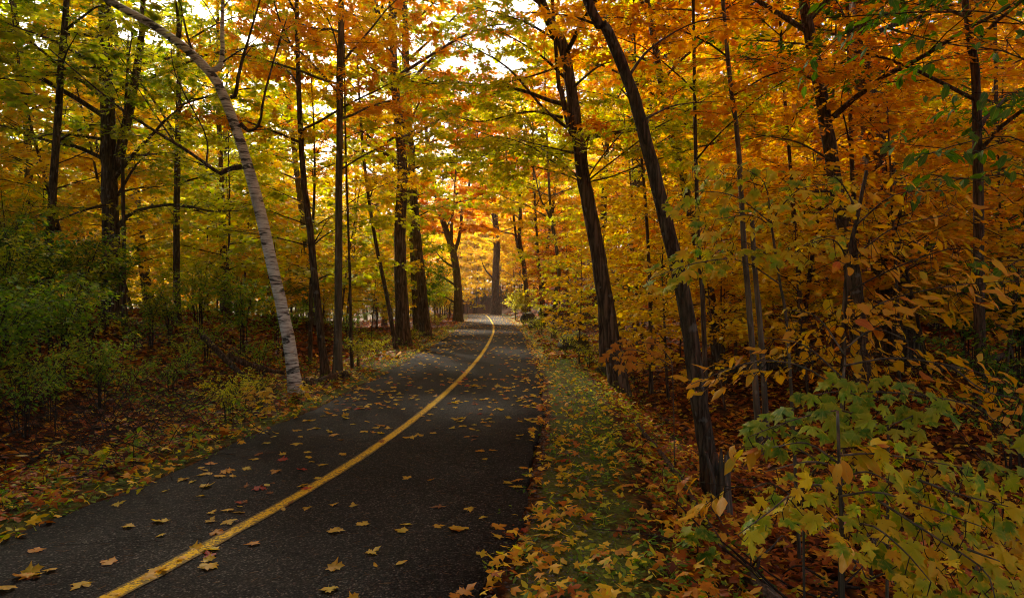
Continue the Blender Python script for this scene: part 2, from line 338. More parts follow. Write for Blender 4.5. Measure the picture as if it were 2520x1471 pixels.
# ------------------------------------------------------------------ wood
def tube(poly, rad, sides=6, rough=0.0, rng=None, cap=True):
    poly = np.asarray(poly, float); n = len(poly); rad = np.asarray(rad, float)
    tg = norm(np.gradient(poly, axis=0))
    ref = np.array([0.31, 0.95, 0.05]) if abs(tg[:, 2]).mean() > 0.6 else np.array([0.05, 0.1, 0.99])
    a = norm(np.cross(tg, ref)); b = np.cross(tg, a)
    th = np.arange(sides) * 2 * math.pi / sides
    r = np.repeat(rad[:, None], sides, 1)
    if rough and rng is not None:
        lob = 1 + rough * (0.6 * np.sin(th * 3 + rng.uniform(0, 6)) + 0.5 * np.sin(th * 5 + rng.uniform(0, 6)))
        r = r * lob[None] * (1 + rough * 0.7 * rng.standard_normal((n, sides)))
    V = poly[:, None] + r[..., None] * (np.cos(th)[None, :, None] * a[:, None] + np.sin(th)[None, :, None] * b[:, None])
    i = np.arange(n - 1)[:, None] * sides; j = np.arange(sides)[None]; j2 = (j + 1) % sides
    q = np.stack([i + j, i + j2, i + sides + j2, i + sides + j], -1).reshape(-1, 4)
    T = np.concatenate([q[:, [0, 1, 2]], q[:, [0, 2, 3]]])
    V = V.reshape(-1, 3)
    if cap:
        m = len(V); V = np.vstack([V, poly[-1:]]); e = (n - 1) * sides
        T = np.vstack([T, [(e + k, e + (k + 1) % sides, m) for k in range(sides)]])
    return V, T
def prisms(A, B, r0, r1):
    d = norm(B - A); a = norm(np.cross(d, np.array([0.13, 0.21, 0.97]))); b = np.cross(d, a); n = len(A)
    th = np.arange(3) * 2 * math.pi / 3
    ring = np.cos(th)[None, :, None] * a[:, None] + np.sin(th)[None, :, None] * b[:, None]
    V = np.concatenate([A[:, None] + ring * np.reshape(r0, (-1, 1, 1)), B[:, None] + ring * np.reshape(r1, (-1, 1, 1))], 1).reshape(-1, 3)
    base = np.array([(0, 1, 4), (0, 4, 3), (1, 2, 5), (1, 5, 4), (2, 0, 3), (2, 3, 5)])
    return V, (base[None] + (np.arange(n) * 6)[:, None, None]).reshape(-1, 3)
def merge(parts):
    off = 0; VV = []; TT = []
    for V, T in parts:
        VV.append(V); TT.append(T + off); off += len(V)
    return np.vstack(VV), np.vstack(TT)
def spline(pts, n):
    """Catmull-Rom through the points, n samples"""
    p = np.asarray(pts, float)
    if len(p) == 2: return p[0] + (p[1] - p[0]) * np.linspace(0, 1, n)[:, None]
    q = np.vstack([2 * p[0] - p[1], p, 2 * p[-1] - p[-2]]); t = np.linspace(0, len(p) - 1 - 1e-6, n); i = t.astype(int); f = (t - i)[:, None]
    a, b, c, d = q[i], q[i + 1], q[i + 2], q[i + 3]
    return 0.5 * (2 * b + (c - a) * f + (2 * a - 5 * b + 4 * c - d) * f ** 2 + (3 * b - a - 3 * c + d) * f ** 3)
def rotz(v, a):
    c, s = math.cos(a), math.sin(a); return np.array([v[0] * c - v[1] * s, v[0] * s + v[1] * c, v[2]])

class Tree:
    def __init__(self, seed, leaf=0.11, shape='lobes', zvis=99.0):
        self.rng = np.random.default_rng(seed); self.trunk = []; self.limbs = []; self.fine = []
        self.tw = []; self.mos = []; self.leaf = leaf; self.shape = shape; self.zvis = zvis; self.path = None
    def add_trunk(self, pts, r0, r1, sides=14, flare=0.5, n=None, rough=0.045):
        pts = np.asarray(pts, float); L = np.linalg.norm(np.diff(pts, axis=0), axis=1).sum()
        n = n or int(max(14, L * 4)); p = spline(pts, n); s = np.linspace(0, 1, n)
        p[1:-1, :2] += self.rng.standard_normal((n - 2, 2)) * r0 * 0.04
        r = r0 + (r1 - r0) * s
        d = s * L; r = r * (1 + flare * np.exp(-d / (r0 * 2.2)))
        self.trunk.append(tube(p, r, sides, rough, self.rng)); self.path = p; self.rad = r; return p, r
    def side(self, poly, r0, density=1.0, sub_len=0.45, spread=1.0, keep=True, start=0.2, tube_it=True, sides=6):
        """a limb along poly: the limb itself, side branches, twigs"""
        rng = self.rng; poly = np.asarray(poly, float); L = np.linalg.norm(np.diff(poly, axis=0), axis=1).sum(); n = len(poly)
        if tube_it:
            tb = tube(poly, np.linspace(r0, max(0.004, r0 * 0.18), n), sides, 0.03, rng)
            (self.limbs if keep else self.fine).append(tb)
        hi = poly[:, 2].mean() > self.zvis
        if hi: density = density * 0.8
        ns = max(2, int(L * 3.0 * density)); sgn = 1
        for k in range(ns):
            s = start + (1 - start) * (k + rng.uniform(0, 0.9)) / ns; s = min(s, 0.99)
            f = s * (n - 1); i = min(int(f), n - 2); p0 = poly[i] + (poly[i + 1] - poly[i]) * (f - i); d = norm(poly[i + 1] - poly[i])
            dh = norm(np.array([d[0], d[1], d[2] * 0.35])); ang = sgn * rng.uniform(0.5, 1.15) * spread; sgn = -sgn
            d2 = rotz(dh, ang); d2[2] += rng.uniform(-0.12, 0.28)
            l2 = (sub_len * L * (1 - 0.55 * s) + 0.15) * rng.uniform(0.65, 1.2)
            l2 = min(l2, 2.2)
            m = 4; q = [p0]; dd = norm(d2)
            for _ in range(m):
                dd = norm(dd + rng.standard_normal(3) * 0.13 + np.array([0, 0, -0.05])); q.append(q[-1] + dd * l2 / m)
            q = np.array(q)
            self.fine.append(tube(q, np.linspace(max(0.004, r0 * 0.25), 0.003, m + 1), 3, cap=False))
            nt_ = max(3, int(l2 * 9 * density)) if not hi else max(2, int(l2 * 4))
            ss = rng.uniform(0.12, 1.0, nt_); ss[-1] = 1.0
            f2 = ss * m; ii = np.minimum(f2.astype(int), m - 1); A = q[ii] + (q[ii + 1] - q[ii]) * (f2 - ii)[:, None]
            td = norm(q[ii + 1] - q[ii]); sg = np.where(np.arange(nt_) % 2 == 0, 1, -1) * rng.uniform(0.35, 1.1, nt_)
            c, s_ = np.cos(sg), np.sin(sg)
            D = np.column_stack([td[:, 0] * c - td[:, 1] * s_, td[:, 0] * s_ + td[:, 1] * c, td[:, 2] * 0.5 + rng.uniform(-0.25, 0.2, nt_)])
            B = A + norm(D) * rng.uniform(0.10, 0.32, nt_)[:, None]
            self.tw.append((A, B, np.full(nt_, 1.7 if hi else 1.0), np.full(nt_, rng.normal(0, 0.1))))
        return self
    def auto(self, z0, z1, nb, L, az=None, e0=(20, 55), density=1.0, azspread=None, path=None, rad=None):
        rng = self.rng; path = self.path if path is None else path; rad = self.rad if rad is None else rad
        a = rng.uniform(0, 6.28)
        for k in range(nb):
            u = (k + rng.uniform(0, 1)) / nb; z = z0 + (z1 - z0) * u
            i = int(np.clip(np.searchsorted(path[:, 2], z), 1, len(path) - 1)); p0 = path[i]
            a += 2.4 + rng.normal(0, 0.35)
            aa = a if az is None else az + rng.uniform(-azspread, azspread)
            l = L * (0.55 + 0.75 * math.sin(math.pi * min(0.98, 0.18 + 0.8 * u))) * rng.uniform(0.75, 1.15)
            e = R(rng.uniform(*e0)) * (0.7 + 0.6 * u); m = 7; q = [p0]; aw = aa
            for j in range(m):
                aw += rng.normal(0, 0.10); ee = e * (1 - 0.85 * j / m) + rng.normal(0, 0.06)
                q.append(q[-1] + np.array([math.cos(aw) * math.cos(ee), math.sin(aw) * math.cos(ee), math.sin(ee)]) * l / m)
            self.side(np.array(q), min(rad[i] * 0.5, 0.006 + l * 0.011), density, keep=l > 2.2)
        return self
    def leaf_arrays(self, per=5, tilt=0.45, jit=0.035, droop=0.25):
        rng = self.rng
        A = np.vstack([t[0] for t in self.tw]); B = np.vstack([t[1] for t in self.tw]); g = np.concatenate([t[2] for t in self.tw]); o = np.concatenate([t[3] for t in self.tw])
        n = len(A); f = np.tile(np.linspace(0.35, 1.0, per), n); ix = np.repeat(np.arange(n), per)
        pos = A[ix] + (B - A)[ix] * f[:, None] + rng.standard_normal((n * per, 3)) * jit
        d = norm(B - A)[ix]; sg = rng.uniform(-1.3, 1.3, n * per); c, s = np.cos(sg), np.sin(sg)
        tip = np.column_stack([d[:, 0] * c - d[:, 1] * s, d[:, 0] * s + d[:, 1] * c, -np.abs(rng.normal(droop, 0.3, n * per))])
        nrm = np.column_stack([rng.normal(0, tilt, n * per), rng.normal(0, tilt, n * per), np.ones(n * per)])
        size = self.leaf * rng.uniform(0.65, 1.2, n * per) * g[ix]
        rnd = np.clip(0.5 + o[ix] + rng.normal(0, 0.17, n * per), 0, 1)
        return A, B, pos, tip, nrm, size, rnd
    def mosaic(self, poly, mind, Y, size, stem, samples, down=0.7, face=0.45, fwd=0.35):
        """leaves spread edge to edge in a layer, each on a stalk to the nearest twig"""
        rng = self.rng; poly = np.array(poly, float); lo, hi = poly.min(0), poly.max(0); pts = []
        for _ in range(6000):
            q = rng.uniform(lo, hi); ins = False; j = len(poly) - 1
            for i in range(len(poly)):
                if (poly[i, 1] > q[1]) != (poly[j, 1] > q[1]) and q[0] < (poly[j, 0] - poly[i, 0]) * (q[1] - poly[i, 1]) / (poly[j, 1] - poly[i, 1]) + poly[i, 0]: ins = not ins
                j = i
            if ins and all((q[0] - a[0]) ** 2 + (q[1] - a[1]) ** 2 > mind * mind for a in pts): pts.append(q)
        n = len(pts); w = np.array([P(q[0], q[1], np.interp(q[1], [lo[1], hi[1]], Y) + rng.normal(0, 0.09)) for q in pts])
        # grow the twigs outwards: each leaf joins the nearest wood already there
        tree_pts = list(samples[::2]); dist = np.sqrt(((w[:, None] - samples[None]) ** 2).sum(2)).min(1); near = np.zeros_like(w)
        for i in np.argsort(dist):
            tp = np.array(tree_pts); j = int(np.argmin(((tp - w[i]) ** 2).sum(1))); near[i] = tp[j]
            m_ = (tp[j] + w[i]) / 2 + np.array([0, 0, -.03]); tree_pts += [tp[j] * .6 + m_ * .4, m_, m_ * .5 + w[i] * .5]
        out_ = w - stem; out_[:, 2] = 0; out_ = norm(out_ + rng.normal(0, .35, (n, 3)) * np.array([1, 1, 0]) * np.maximum(np.linalg.norm(out_, axis=1, keepdims=True), .2))
        tip = out_ * 0.8 + np.array([0, -fwd, -down]) * rng.uniform(.3, 1.6, (n, 1)) + rng.normal(0, .3, (n, 3)); nrm = np.array([0, -face, 0.9]) + rng.normal(0, .28, (n, 3))
        self.mos.append((w + np.array([0, -.006, .008]), tip, nrm, size * rng.uniform(.55, 1.25, n)))
        mid = (near + w) / 2 + np.array([0, 0, -.03])
        self.fine.append(prisms(near, mid, np.full(n, .0028), np.full(n, .0018))); self.fine.append(prisms(mid, w, np.full(n, .0018), np.full(n, .0012)))
    def build(self, base, name, label, cat, pal, bark='bark_maple', group=None, per=5, tilt=0.45, limb_bark=None, limbs=8, droop=0.25, only=None):
        base = np.asarray(base, float); root = link(name, None, loc=base); root.empty_display_size = 0.3; tag(root, label, cat, group)
        def put(nm, VT, mat, sm=True):
            return link(nm, tri_mesh(nm, VT[0] - base, VT[1], smooth=sm), root, mat)
        tk = [put('trunk', tb, M[bark]) for tb in self.trunk][0]
        lb = M[limb_bark or bark]
        order = sorted(self.limbs, key=lambda t: t[0][:, 2].mean())
        for tb in order[:limbs]: put('limb', tb, lb).parent = tk
        rest = order[limbs:] + self.fine
        if self.tw:
            A, B, pos, tip, nrm, size, rnd = self.leaf_arrays(per, tilt, droop=droop)
            rest = rest + [prisms(A, B, np.full(len(A), 0.003), np.full(len(A), 0.0015))]
            tag(put('branches', merge(rest), M['twig']), kind='stuff')
            me = leaves_mesh('crown', pos - base, tip, nrm, size, rnd, self.shape)
            tag(link('crown', me, root, M[pal]), kind='stuff')
        elif rest: tag(put('branches', merge(rest), M['twig']), kind='stuff')
        return root
    def build_leafy(self, base, name, label, cat, leafmat, bark='bark_smooth', leafname='leaf', per=5, tilt=0.45, pal='lime', shape='maple', size=0.12, droop=0.5, limit=300, group=None):
        """a plant near the path: every leaf an object of its own"""
        base = np.asarray(base, float); root = link(name, None, loc=base); root.empty_display_size = 0.2; tag(root, label, cat, group)
        for tb in self.trunk: st = link('stem', tri_mesh('stem', tb[0] - base, tb[1], smooth=True), root, M[bark])
        for tb in self.limbs: link('branch', tri_mesh('branch', tb[0] - base, tb[1], smooth=True), st, M[bark])
        if self.tw:
            A, B, pos, tip, nrm, sz, rnd = self.leaf_arrays(per, tilt, 0.02, droop); sz = sz / self.leaf * size
            self.fine.append(prisms(A, B, np.full(len(A), 0.0025), np.full(len(A), 0.0012)))
        else: pos = tip = nrm = np.zeros((0, 3)); sz = rnd = np.zeros(0)
        v = merge(self.fine); tag(link('twigs', tri_mesh('twigs', v[0] - base, v[1]), root, M['twig']), kind='stuff')
        if self.mos:
            mp, mt_, mn, ms = (np.concatenate([m[i] for m in self.mos]) for i in range(4))
            pos, tip, nrm, sz = np.vstack([mp, pos]), np.vstack([mt_, tip]), np.vstack([mn, nrm]), np.concatenate([ms, sz])
            rnd = np.concatenate([np.clip(self.rng.normal(.5, .25, len(mp)), 0, 1), rnd])
        dist = pos[:, 1]; order = np.argsort(dist / sz)
        first = order[:limit]; rest = order[limit:]
        Rm = frames(tip[first], nrm[first])
        from mathutils import Matrix
        for k, i in enumerate(first):
            me = leaf_proto(shape, leafmat, int(self.rng.integers(0, 6)))
            o = bpy.data.objects.new(leafname, me); col.objects.link(o); o.parent = root
            m4 = np.eye(4); m4[:3, :3] = Rm[k] * sz[i]; m4[:3, 3] = pos[i] - base
            o.matrix_local = Matrix(m4.tolist())
        if len(rest):
            me = leaves_mesh('leaves', pos[rest] - base, tip[rest], nrm[rest], sz[rest], rnd[rest], {'maple': 'maple_m', 'ovate': 'ovate_lo'}.get(shape, shape))
            tag(link('leaves', me, root, M[pal]), kind='stuff')
        return root
_lp = {}
def leaf_proto(shape, mat, k, flat=False):
    key = (shape, mat, k, flat)
    if key not in _lp:
        out = {'maple': MAPLE, 'ovate': OVATE, 'oak': OAK}[shape]
        cup, dr, rp = ((0.25, 0.1, 0.02), (-0.3, 0.3, 0.03), (0.7, 0.35, 0.035), (0.5, -0.15, 0.03), (1.0, 0.5, 0.04), (0.1, 0.5, 0.03))[k] if not flat else ((0.05, 0.03, 0.014), (-0.28, -0.08, 0.02), (0.25, 0.12, 0.025), (-0.1, 0.16, 0.03), (-0.5, -0.15, 0.03), (0.1, -0.25, 0.03))[k]
        g_ = np.random.default_rng(k + 40); out = [(x * (1 + g_.normal(0, .10)) + g_.normal(0, .012), y * (1 + g_.normal(0, .05)) + g_.normal(0, .012)) for x, y in out]
        V, T = fan(out, (0, 0.33 if shape == 'maple' else 0.45), cup, dr, rp, seed=k + 11)
        V[:, 2] += g_.normal(0, .12) * V[:, 0] + g_.normal(0, .25) * V[:, 0] * V[:, 1]
        # stalk
        s = len(V); V = np.vstack([V, [(-0.012, 0.02, 0), (0.012, 0.02, 0), (0.03 * (k - 1.5), -0.4, 0.06)]]); T = np.vstack([T, [(s, s + 1, s + 2)]])
        me = tri_mesh('leaf', V, T); me.materials.append(M[mat]); _lp[key] = me
    return _lp[key]
def copy_tree(root, loc, rz=0.0, scale=1.0, label=None, group=None, pal=None, tiltxy=(0, 0)):
    r = root.copy(); col.objects.link(r); r.location = tuple(loc); r.rotation_euler = (tiltxy[0], tiltxy[1], rz); r.scale = (scale,) * 3
    if label: r['label'] = label
    if group: r['group'] = group
    for ch in root.children:
        c = ch.copy(); col.objects.link(c); c.parent = r
        if pal and ch.name.startswith(('crown', 'foliage')):
            c.material_slots[0].link = 'OBJECT'; c.material_slots[0].material = M[pal]
    return r

# ------------------------------------------------------------------ the lie of the land
ry = np.array([-12, -8, -3, 0, 3.0, 4.67, 6.1, 7.8, 10.3, 14.8, 19.3, 26, 34, 45, 56, 66, 76, 88, 102, 125, 300.])
rx = np.array([-9.0, -6.5, -3.75, -2.6, -1.76, -1.37, -1.19, -1.03, -.88, -.74, -.70, -.72, -.94, -1.5, -2.2, -3.3, -5.4, -9.0, -15, -27, -120.])
_yy = np.arange(-14, 300, 0.25); _xx = np.interp(_yy, ry, rx)
_k = np.exp(-0.5 * (np.arange(-12, 13) / 4.0) ** 2); _k /= _k.sum()
_xx = np.convolve(np.pad(_xx, 12, mode='reflect', reflect_type='odd'), _k, 'valid')
def rline(y): return np.interp(y, _yy, _xx)                 # the painted line
_off = np.convolve(np.pad(np.interp(_yy, [-10, 2.2, 3, 4.5, 6, 10, 17, 30, 50, 66], [.3, .3, .27, .10, .02, -.04, -.16, -.27, -.05, 0]), 12, mode='edge'), _k, 'valid')
def rcx(y): return np.interp(y, _yy, _xx + _off)            # the middle of the asphalt
HW = 1.40
def rz(y): return -1.9 * smooth(58, 95, y)
def ground_z(x, y):
    x = np.asarray(x, float); y = np.asarray(y, float); d = x - rcx(y); e = np.abs(d) - HW
    er = np.maximum(e, 0)
    bump = (0.05 * np.sin(x * 1.3 + 0.7 * y) + 0.05 * np.sin(0.9 * y - 1.7 * x + 1) + 0.09 * np.sin(0.41 * x + 0.35 * y + 2) + 0.03 * np.sin(3.1 * x + 1.2) * np.sin(2.7 * y)) * smooth(0.5, 2.5, er)
    dip = -0.56 * smooth(0.8, 1.9, er) * (1 - smooth(9, 24, y))
    w1 = np.interp(y, [-20, 7, 15, 25, 40, 70, 200], [0, 0, .16, .5, 1, .95, .8])
    hillr = w1 * (4.5 * smooth(0.2, 7, er) + 0.08 * np.maximum(er - 7, 0)) + 0.035 * np.maximum(er - 3, 0) * (1 - smooth(10, 25, y))
    right = dip + hillr
    hump = np.interp(y, [-20, 3, 16, 22, 34, 60], [0.6, 1, 1, .8, .15, 0])
    left = -0.10 * smooth(0.5, 1.6, er) + 1.25 * smooth(1.2, 7.5, er) * hump - 0.5 * smooth(2, 9, er) * smooth(22, 36, y)
    z = np.where(d > 0, right, left) + bump
    return z + rz(y) - 0.015 - 0.06 * (e < -0.02)
def gpt(px, Y):
    X = (px - CX) / F * Y; return np.array([X, Y, float(ground_z(X, Y))])

ds = np.concatenate([[-400, -250, -150, -100, -70, -50, -36, -27], -np.geomspace(21, 2.2, 34), -np.linspace(2.1, HW + 0.02, 7), [-HW + 0.03, -0.7, 0, 0.7, HW - 0.03],
                     np.linspace(HW + 0.02, 2.1, 7), np.geomspace(2.2, 21, 34), [27, 36, 50, 70, 100, 150, 250, 400]])
ys = np.concatenate([[-300, -150, -70, -35], np.linspace(-14, 2, 20), np.linspace(2.2, 16, 90), np.geomspace(16.3, 120, 90), [150, 200, 300, 450]])
DD, YY = np.meshgrid(ds, ys); XX = rcx(np.clip(YY, -14, 160)) + DD; ZZ = ground_z(XX, YY)
gx, gy = len(ds), len(ys); idx = (np.arange(gy - 1)[:, None] * gx + np.arange(gx - 1)[None])
quads = np.stack([idx, idx + 1, idx + gx + 1, idx + gx], -1).reshape(-1, 4)
ee = np.abs(DD) - HW
moss = np.where(DD > 0, smooth(-0.1, 0.15, ee) * (1 - smooth(0.65, 1.25, ee)), smooth(-0.1, 0.1, ee) * (1 - smooth(0.3, 0.9, ee)))
far_green = np.where(DD < 0, smooth(4, 9, ee) * smooth(16, 24, YY) * 0.9, 0)
g = link('ground', tri_mesh('ground', np.stack([XX, YY, ZZ], -1).reshape(-1, 3), quads, [('moss', np.maximum(moss, far_green).ravel(), 'POINT')], True), mat=M['ground'])
tag(g, kind='structure')
# path sheet with ragged edges and a thin side face
rng = np.random.default_rng(5)
py_ = np.concatenate([np.arange(-10, 20, 0.12), np.arange(20, 120, 0.6)]); n = len(py_)
jl, jr = rng.normal(0, 0.012, n) + 0.03 * np.sin(py_ * 2.1), rng.normal(0, 0.012, n) + 0.035 * np.sin(py_ * 1.7 + 1)
cols = [-1, -1, -0.6, -0.2, 0.2, 0.6, 1, 1]; V = []
for k, c in enumerate(cols):
    off = c * (HW + (jl if c < 0 else jr) * (abs(c) == 1)); dz = -0.07 if k in (0, 7) else 0.018 * (1 - c * c) + 0.006
    V.append(np.column_stack([rcx(py_) + off, py_, rz(py_) + dz]))
V = np.stack(V, 1); idx = (np.arange(n - 1)[:, None] * 8 + np.arange(7)[None])
road = link('path', tri_mesh('path', V.reshape(-1, 3), np.stack([idx, idx + 1, idx + 9, idx + 8], -1).reshape(-1, 4), None, True), mat=M['asphalt']); tag(road, kind='structure')
V = []; lw = 0.052
for c in (-1, -0.5, 0.5, 1):
    off = c * lw + (rng.normal(0, 0.0025, n) if abs(c) == 1 else 0); V.append(np.column_stack([rline(py_) + off, py_, rz(py_) + 0.0285 - 0.0005 * abs(c)]))
V = np.stack(V, 1); idx = (np.arange(n - 1)[:, None] * 4 + np.arange(3)[None])
ln = link('centre_line', tri_mesh('centre_line', V.reshape(-1, 3), np.stack([idx, idx + 1, idx + 5, idx + 4], -1).reshape(-1, 4), [('edge', np.tile([1., 0, 0, 1.], n), 'POINT')]), mat=M['paint']); tag(ln, kind='structure')
def path_z(x, y):
    d = (x - rcx(y)) / HW; return rz(y) + 0.018 * (1 - d * d) + 0.006
def surf_z(x, y):
    d = np.abs(x - rcx(y)); return np.where(d < HW, path_z(x, y), ground_z(x, y))
#@@TREES
# ------------------------------------------------------------------ trees one can tell apart
def hero(seed, Y, pts, wpx, name, label, pal, height=14.0, z0=3.0, nb=18, L=2.8, leaf=0.115, bark='bark_maple', dens=1.2, per=6,
         limbs=(), forks=(), shape='lobes', wtop=0.5, az=None, azs=None, e0=(20, 55), group=None, nl=8, limb_bark=None, zvis=None, flare=0.5, cat='tree', ylean=0.0):
    t = Tree(seed, leaf, shape, zvis if zvis is not None else H + 780 / F * Y)
    b = gpt(pts[0][0], Y); b[2] -= 0.06
    w = [b] + [P(px, py, Y) + np.array([0, ylean * (i + 1), 0]) for i, (px, py) in enumerate(pts[1:])]
    d = norm(w[-1] - w[-2]); top = w[-1]; k = 0
    while top[2] < height - 1.5 and k < 4:
        d = norm(d + np.array([0, 0, 0.55])); top = top + d * (height - w[-1][2]) / 3; w.append(top); k += 1
    r = wpx / F * Y / 2
    p, rad = t.add_trunk(w, r / (1 + 0.0), r * wtop * (0.5 if k else 1), sides=16 if wpx > 25 else 10, flare=flare)
    for f in forks:                                           # second stems: (points, width px)
        fp = [P(*q) if len(q) == 3 else P(q[0], q[1], Y) for q in f[0]]
        if f[2] > fp[-1][2]: fp.append(fp[-1] + norm(fp[-1] - fp[-2]) * 0.5 * (f[2] - fp[-1][2]) + np.array([0, 0, 0.5 * (f[2] - fp[-1][2])]))
        q = spline(fp, 22); rr = np.linspace(1, 0.35, 22) * f[1] / F * Y / 2
        t.trunk.append(tube(q, rr, 10, 0.04, t.rng)); t.auto(max(z0, q[0, 2]), q[-1, 2], max(5, nb // 2), L * 0.8, density=dens, path=q, rad=rr)
    for lb in limbs:                                          # limbs seen in the photo: (points, width px, density)
        lp = spline([P(*q) if len(q) == 3 else P(q[0], q[1], Y) for q in lb[0]], 12)
        t.side(lp, lb[1] / F * lp[0, 1] / 2, lb[2], sub_len=0.35, keep=True)
    n_auto = nb
    if nb: t.auto(z0, height - 0.3, n_auto, L, az=az, azspread=azs, e0=e0, density=dens)
    return t.build(b, name, label, cat, pal, bark, group, per=per, limbs=nl + len(limbs), limb_bark=limb_bark)

# left of the path
hero(1, 14.0, [(280, 800), (273, 560), (268, 400), (263, 220), (258, 0)], 42, 'maple_tree',
     'large dark maple with two stems and green-yellow leaves behind the leafy bank shrubs', 'olive', 15, 3.2, 16, 3.4,
     limbs=[([(262, 395), (190, 362), (110, 345), (0, 308), (-90, 300)], 12, 0.9), ([(285, 565), (330, 522), (430, 503), (520, 520), (600, 518)], 11, 0.8),
            ([(262, 345), (200, 335), (130, 330, 13.2), (40, 355, 12.5)], 9, 1.0), ([(275, 500), (200, 520, 13), (100, 560, 12.2)], 8, 1.1),
            ([(290, 480), (340, 400, 13.4), (400, 350, 13)], 8, 1.0), ([(262, 250), (180, 190, 13), (60, 190, 12)], 10, 1.0), ([(262, 180), (150, 110, 12.5), (20, 60, 11.5)], 10, 1.0)],
     forks=[([(285, 420), (305, 330), (325, 240), (345, 110), (352, 0)], 26, 13)])
hero(2, 13.3, [(306, 790), (304, 560), (302, 400), (310, 250)], 11, 'young_maple_tree', 'thin straight maple pressed close beside the two-stemmed maple', 'olive', 8, 3.4, 8, 1.5, dens=0.9)
hero(3, 15.0, [(437, 835), (434, 600), (437, 370), (440, 210)], 17, 'maple_tree', 'slim maple with side twigs between the two-stemmed maple and the birch', 'lime', 12, 3.6, 14, 2.5,
     limbs=[([(437, 505), (500, 520), (580, 512), (640, 500)], 8, 0.9)])
hero(4, 20.0, [(556, 745), (550, 560), (543, 400), (540, 300)], 14, 'maple_tree', 'slim golden maple standing on the bank behind the birch', 'gold', 13, 3.5, 15, 2.6, leaf=0.125)
# the birch
t4 = 9.66
hero(5, t4, [(730, 965), (712, 850), (690, 745), (662, 620), (630, 480), (604, 392), (575, 300), (536, 208), (492, 153), (430, 99), (362, 54), (263, 0), (150, -70)], 31, 'birch_tree',
     'leaning white-barked birch with dark bands at the left edge of the path', 'olive', 4.0, 3.0, 0, 1.0, bark='bark_birch', limb_bark='bark_maple', wtop=0.5, flare=0.45, leaf=0.09,
     limbs=[([(594, 411), (562, 416), (540, 427), (508, 404), (430, 352), (330, 292, 9.4), (250, 230, 9.2), (120, 120, 9)], 14, 0.5),
            ([(592, 305), (612, 322), (638, 305), (650, 235), (685, 110), (706, 45)], 11, 0.12), ([(568, 240), (580, 232), (588, 180), (612, 95), (640, 0), (660, -60)], 12, 0.15),
            ([(440, 92), (438, 50), (430, -20)], 13, 0.15), ([(500, 165), (470, 118), (450, 40), (440, -20)], 9, 0.3), ([(508, 404), (505, 330), (430, 180), (420, 60)], 5, 0.3), ([(430, 352), (360, 250), (290, 140)], 5, 0.5)],
     forks=[([(512, 178), (536, 168), (546, 145), (547, 60), (548, -20)], 15, 7.0)], nl=7)
hero(6, 12.7, [(802, 912), (778, 720), (762, 560), (746, 430), (738, 290), (733, 150)], 19, 'maple_tree', 'slim leaning maple just behind the birch with ivy low on its trunk', 'orange', 12, 3.8, 15, 2.5)
hero(7, 12.4, [(831, 915), (833, 600), (836, 330), (839, 50)], 20, 'maple_tree', 'straight grey-brown maple rising from the verge beside the slim leaning maple', 'orange', 13, 4.0, 17, 2.7, bark='bark_smooth',
     limbs=[([(834, 230), (740, 130), (640, 60)], 7, 1.0), ([(834, 420), (900, 380), (970, 350)], 6, 1.0)])
hero(8, 13.6, [(866, 892), (862, 760), (858, 600), (852, 420)], 8, 'young_maple_tree', 'pole-thin young maple beside the straight grey-brown maple', 'gold', 8, 2.8, 9, 1.5)
hero(9, 17.8, [(976, 858), (950, 720), (925, 600), (902, 450), (890, 330)], 11, 'young_maple_tree', 'thin maple leaning away from the thick furrowed trunk at the path edge', 'gold', 10, 3.5, 11, 1.9)
hero(10, 19.4, [(992, 850), (986, 700), (984, 560), (989, 430), (984, 330), (972, 220), (966, 90)], 33, 'maple_tree', 'thick furrowed maple forking high up at the left edge of the path', 'orange', 17, 4.2, 20, 3.4, leaf=0.13, bark='bark_oak',
     forks=[([(966, 100), (945, 60), (915, -20)], 18, 15)], limbs=[([(984, 330), (880, 390), (760, 420)], 7, 1.0), ([(975, 250), (1060, 190), (1130, 180)], 8, 0.9), ([(985, 420), (900, 330), (800, 300)], 8, 1.0)])
hero(11, 24.0, [(1048, 828), (1036, 690), (1024, 560), (1014, 430), (1006, 300), (1000, 150)], 25, 'maple_tree', 'second thick furrowed maple along the left edge of the path', 'lime', 17, 5, 18, 3.3, leaf=0.14, bark='bark_oak',
     limbs=[([(1004, 210), (1090, 120), (1210, 60)], 9, 1.3), ([(1003, 150), (1100, 60), (1180, -20)], 9, 1.3), ([(1010, 330), (1080, 260), (1160, 240)], 7, 1.2)])
hero(12, 40.0, [(1127, 790), (1126, 700), (1115, 620), (1105, 590), (1080, 510)], 21, 'maple_tree', 'broad low-forked maple with spreading limbs where the path bends', 'orange', 15, 4.5, 18, 3.8, leaf=0.19, bark='bark_smooth',
     forks=[([(1118, 620), (1130, 580), (1140, 500), (1160, 430)], 10, 14), ([(1110, 610), (1112, 540), (1120, 450)], 9, 14)],
     limbs=[([(1120, 660), (1090, 640), (1062, 605)], 7, 0.5), ([(1118, 700), (1085, 680), (1050, 660)], 7, 0.4), ([(1120, 745), (1085, 725), (1055, 715)], 6, 0.4)])
hero(13, 57.0, [(1219, 772), (1219, 690), (1222, 600), (1215, 500)], 21, 'oak_tree', 'thick-trunked oak standing at the crest beyond the end of the path', 'gold', 19, 5, 22, 4.2, leaf=0.24, bark='bark_oak',
     limbs=[([(1219, 690), (1195, 665), (1180, 630)], 6, 0.5)])
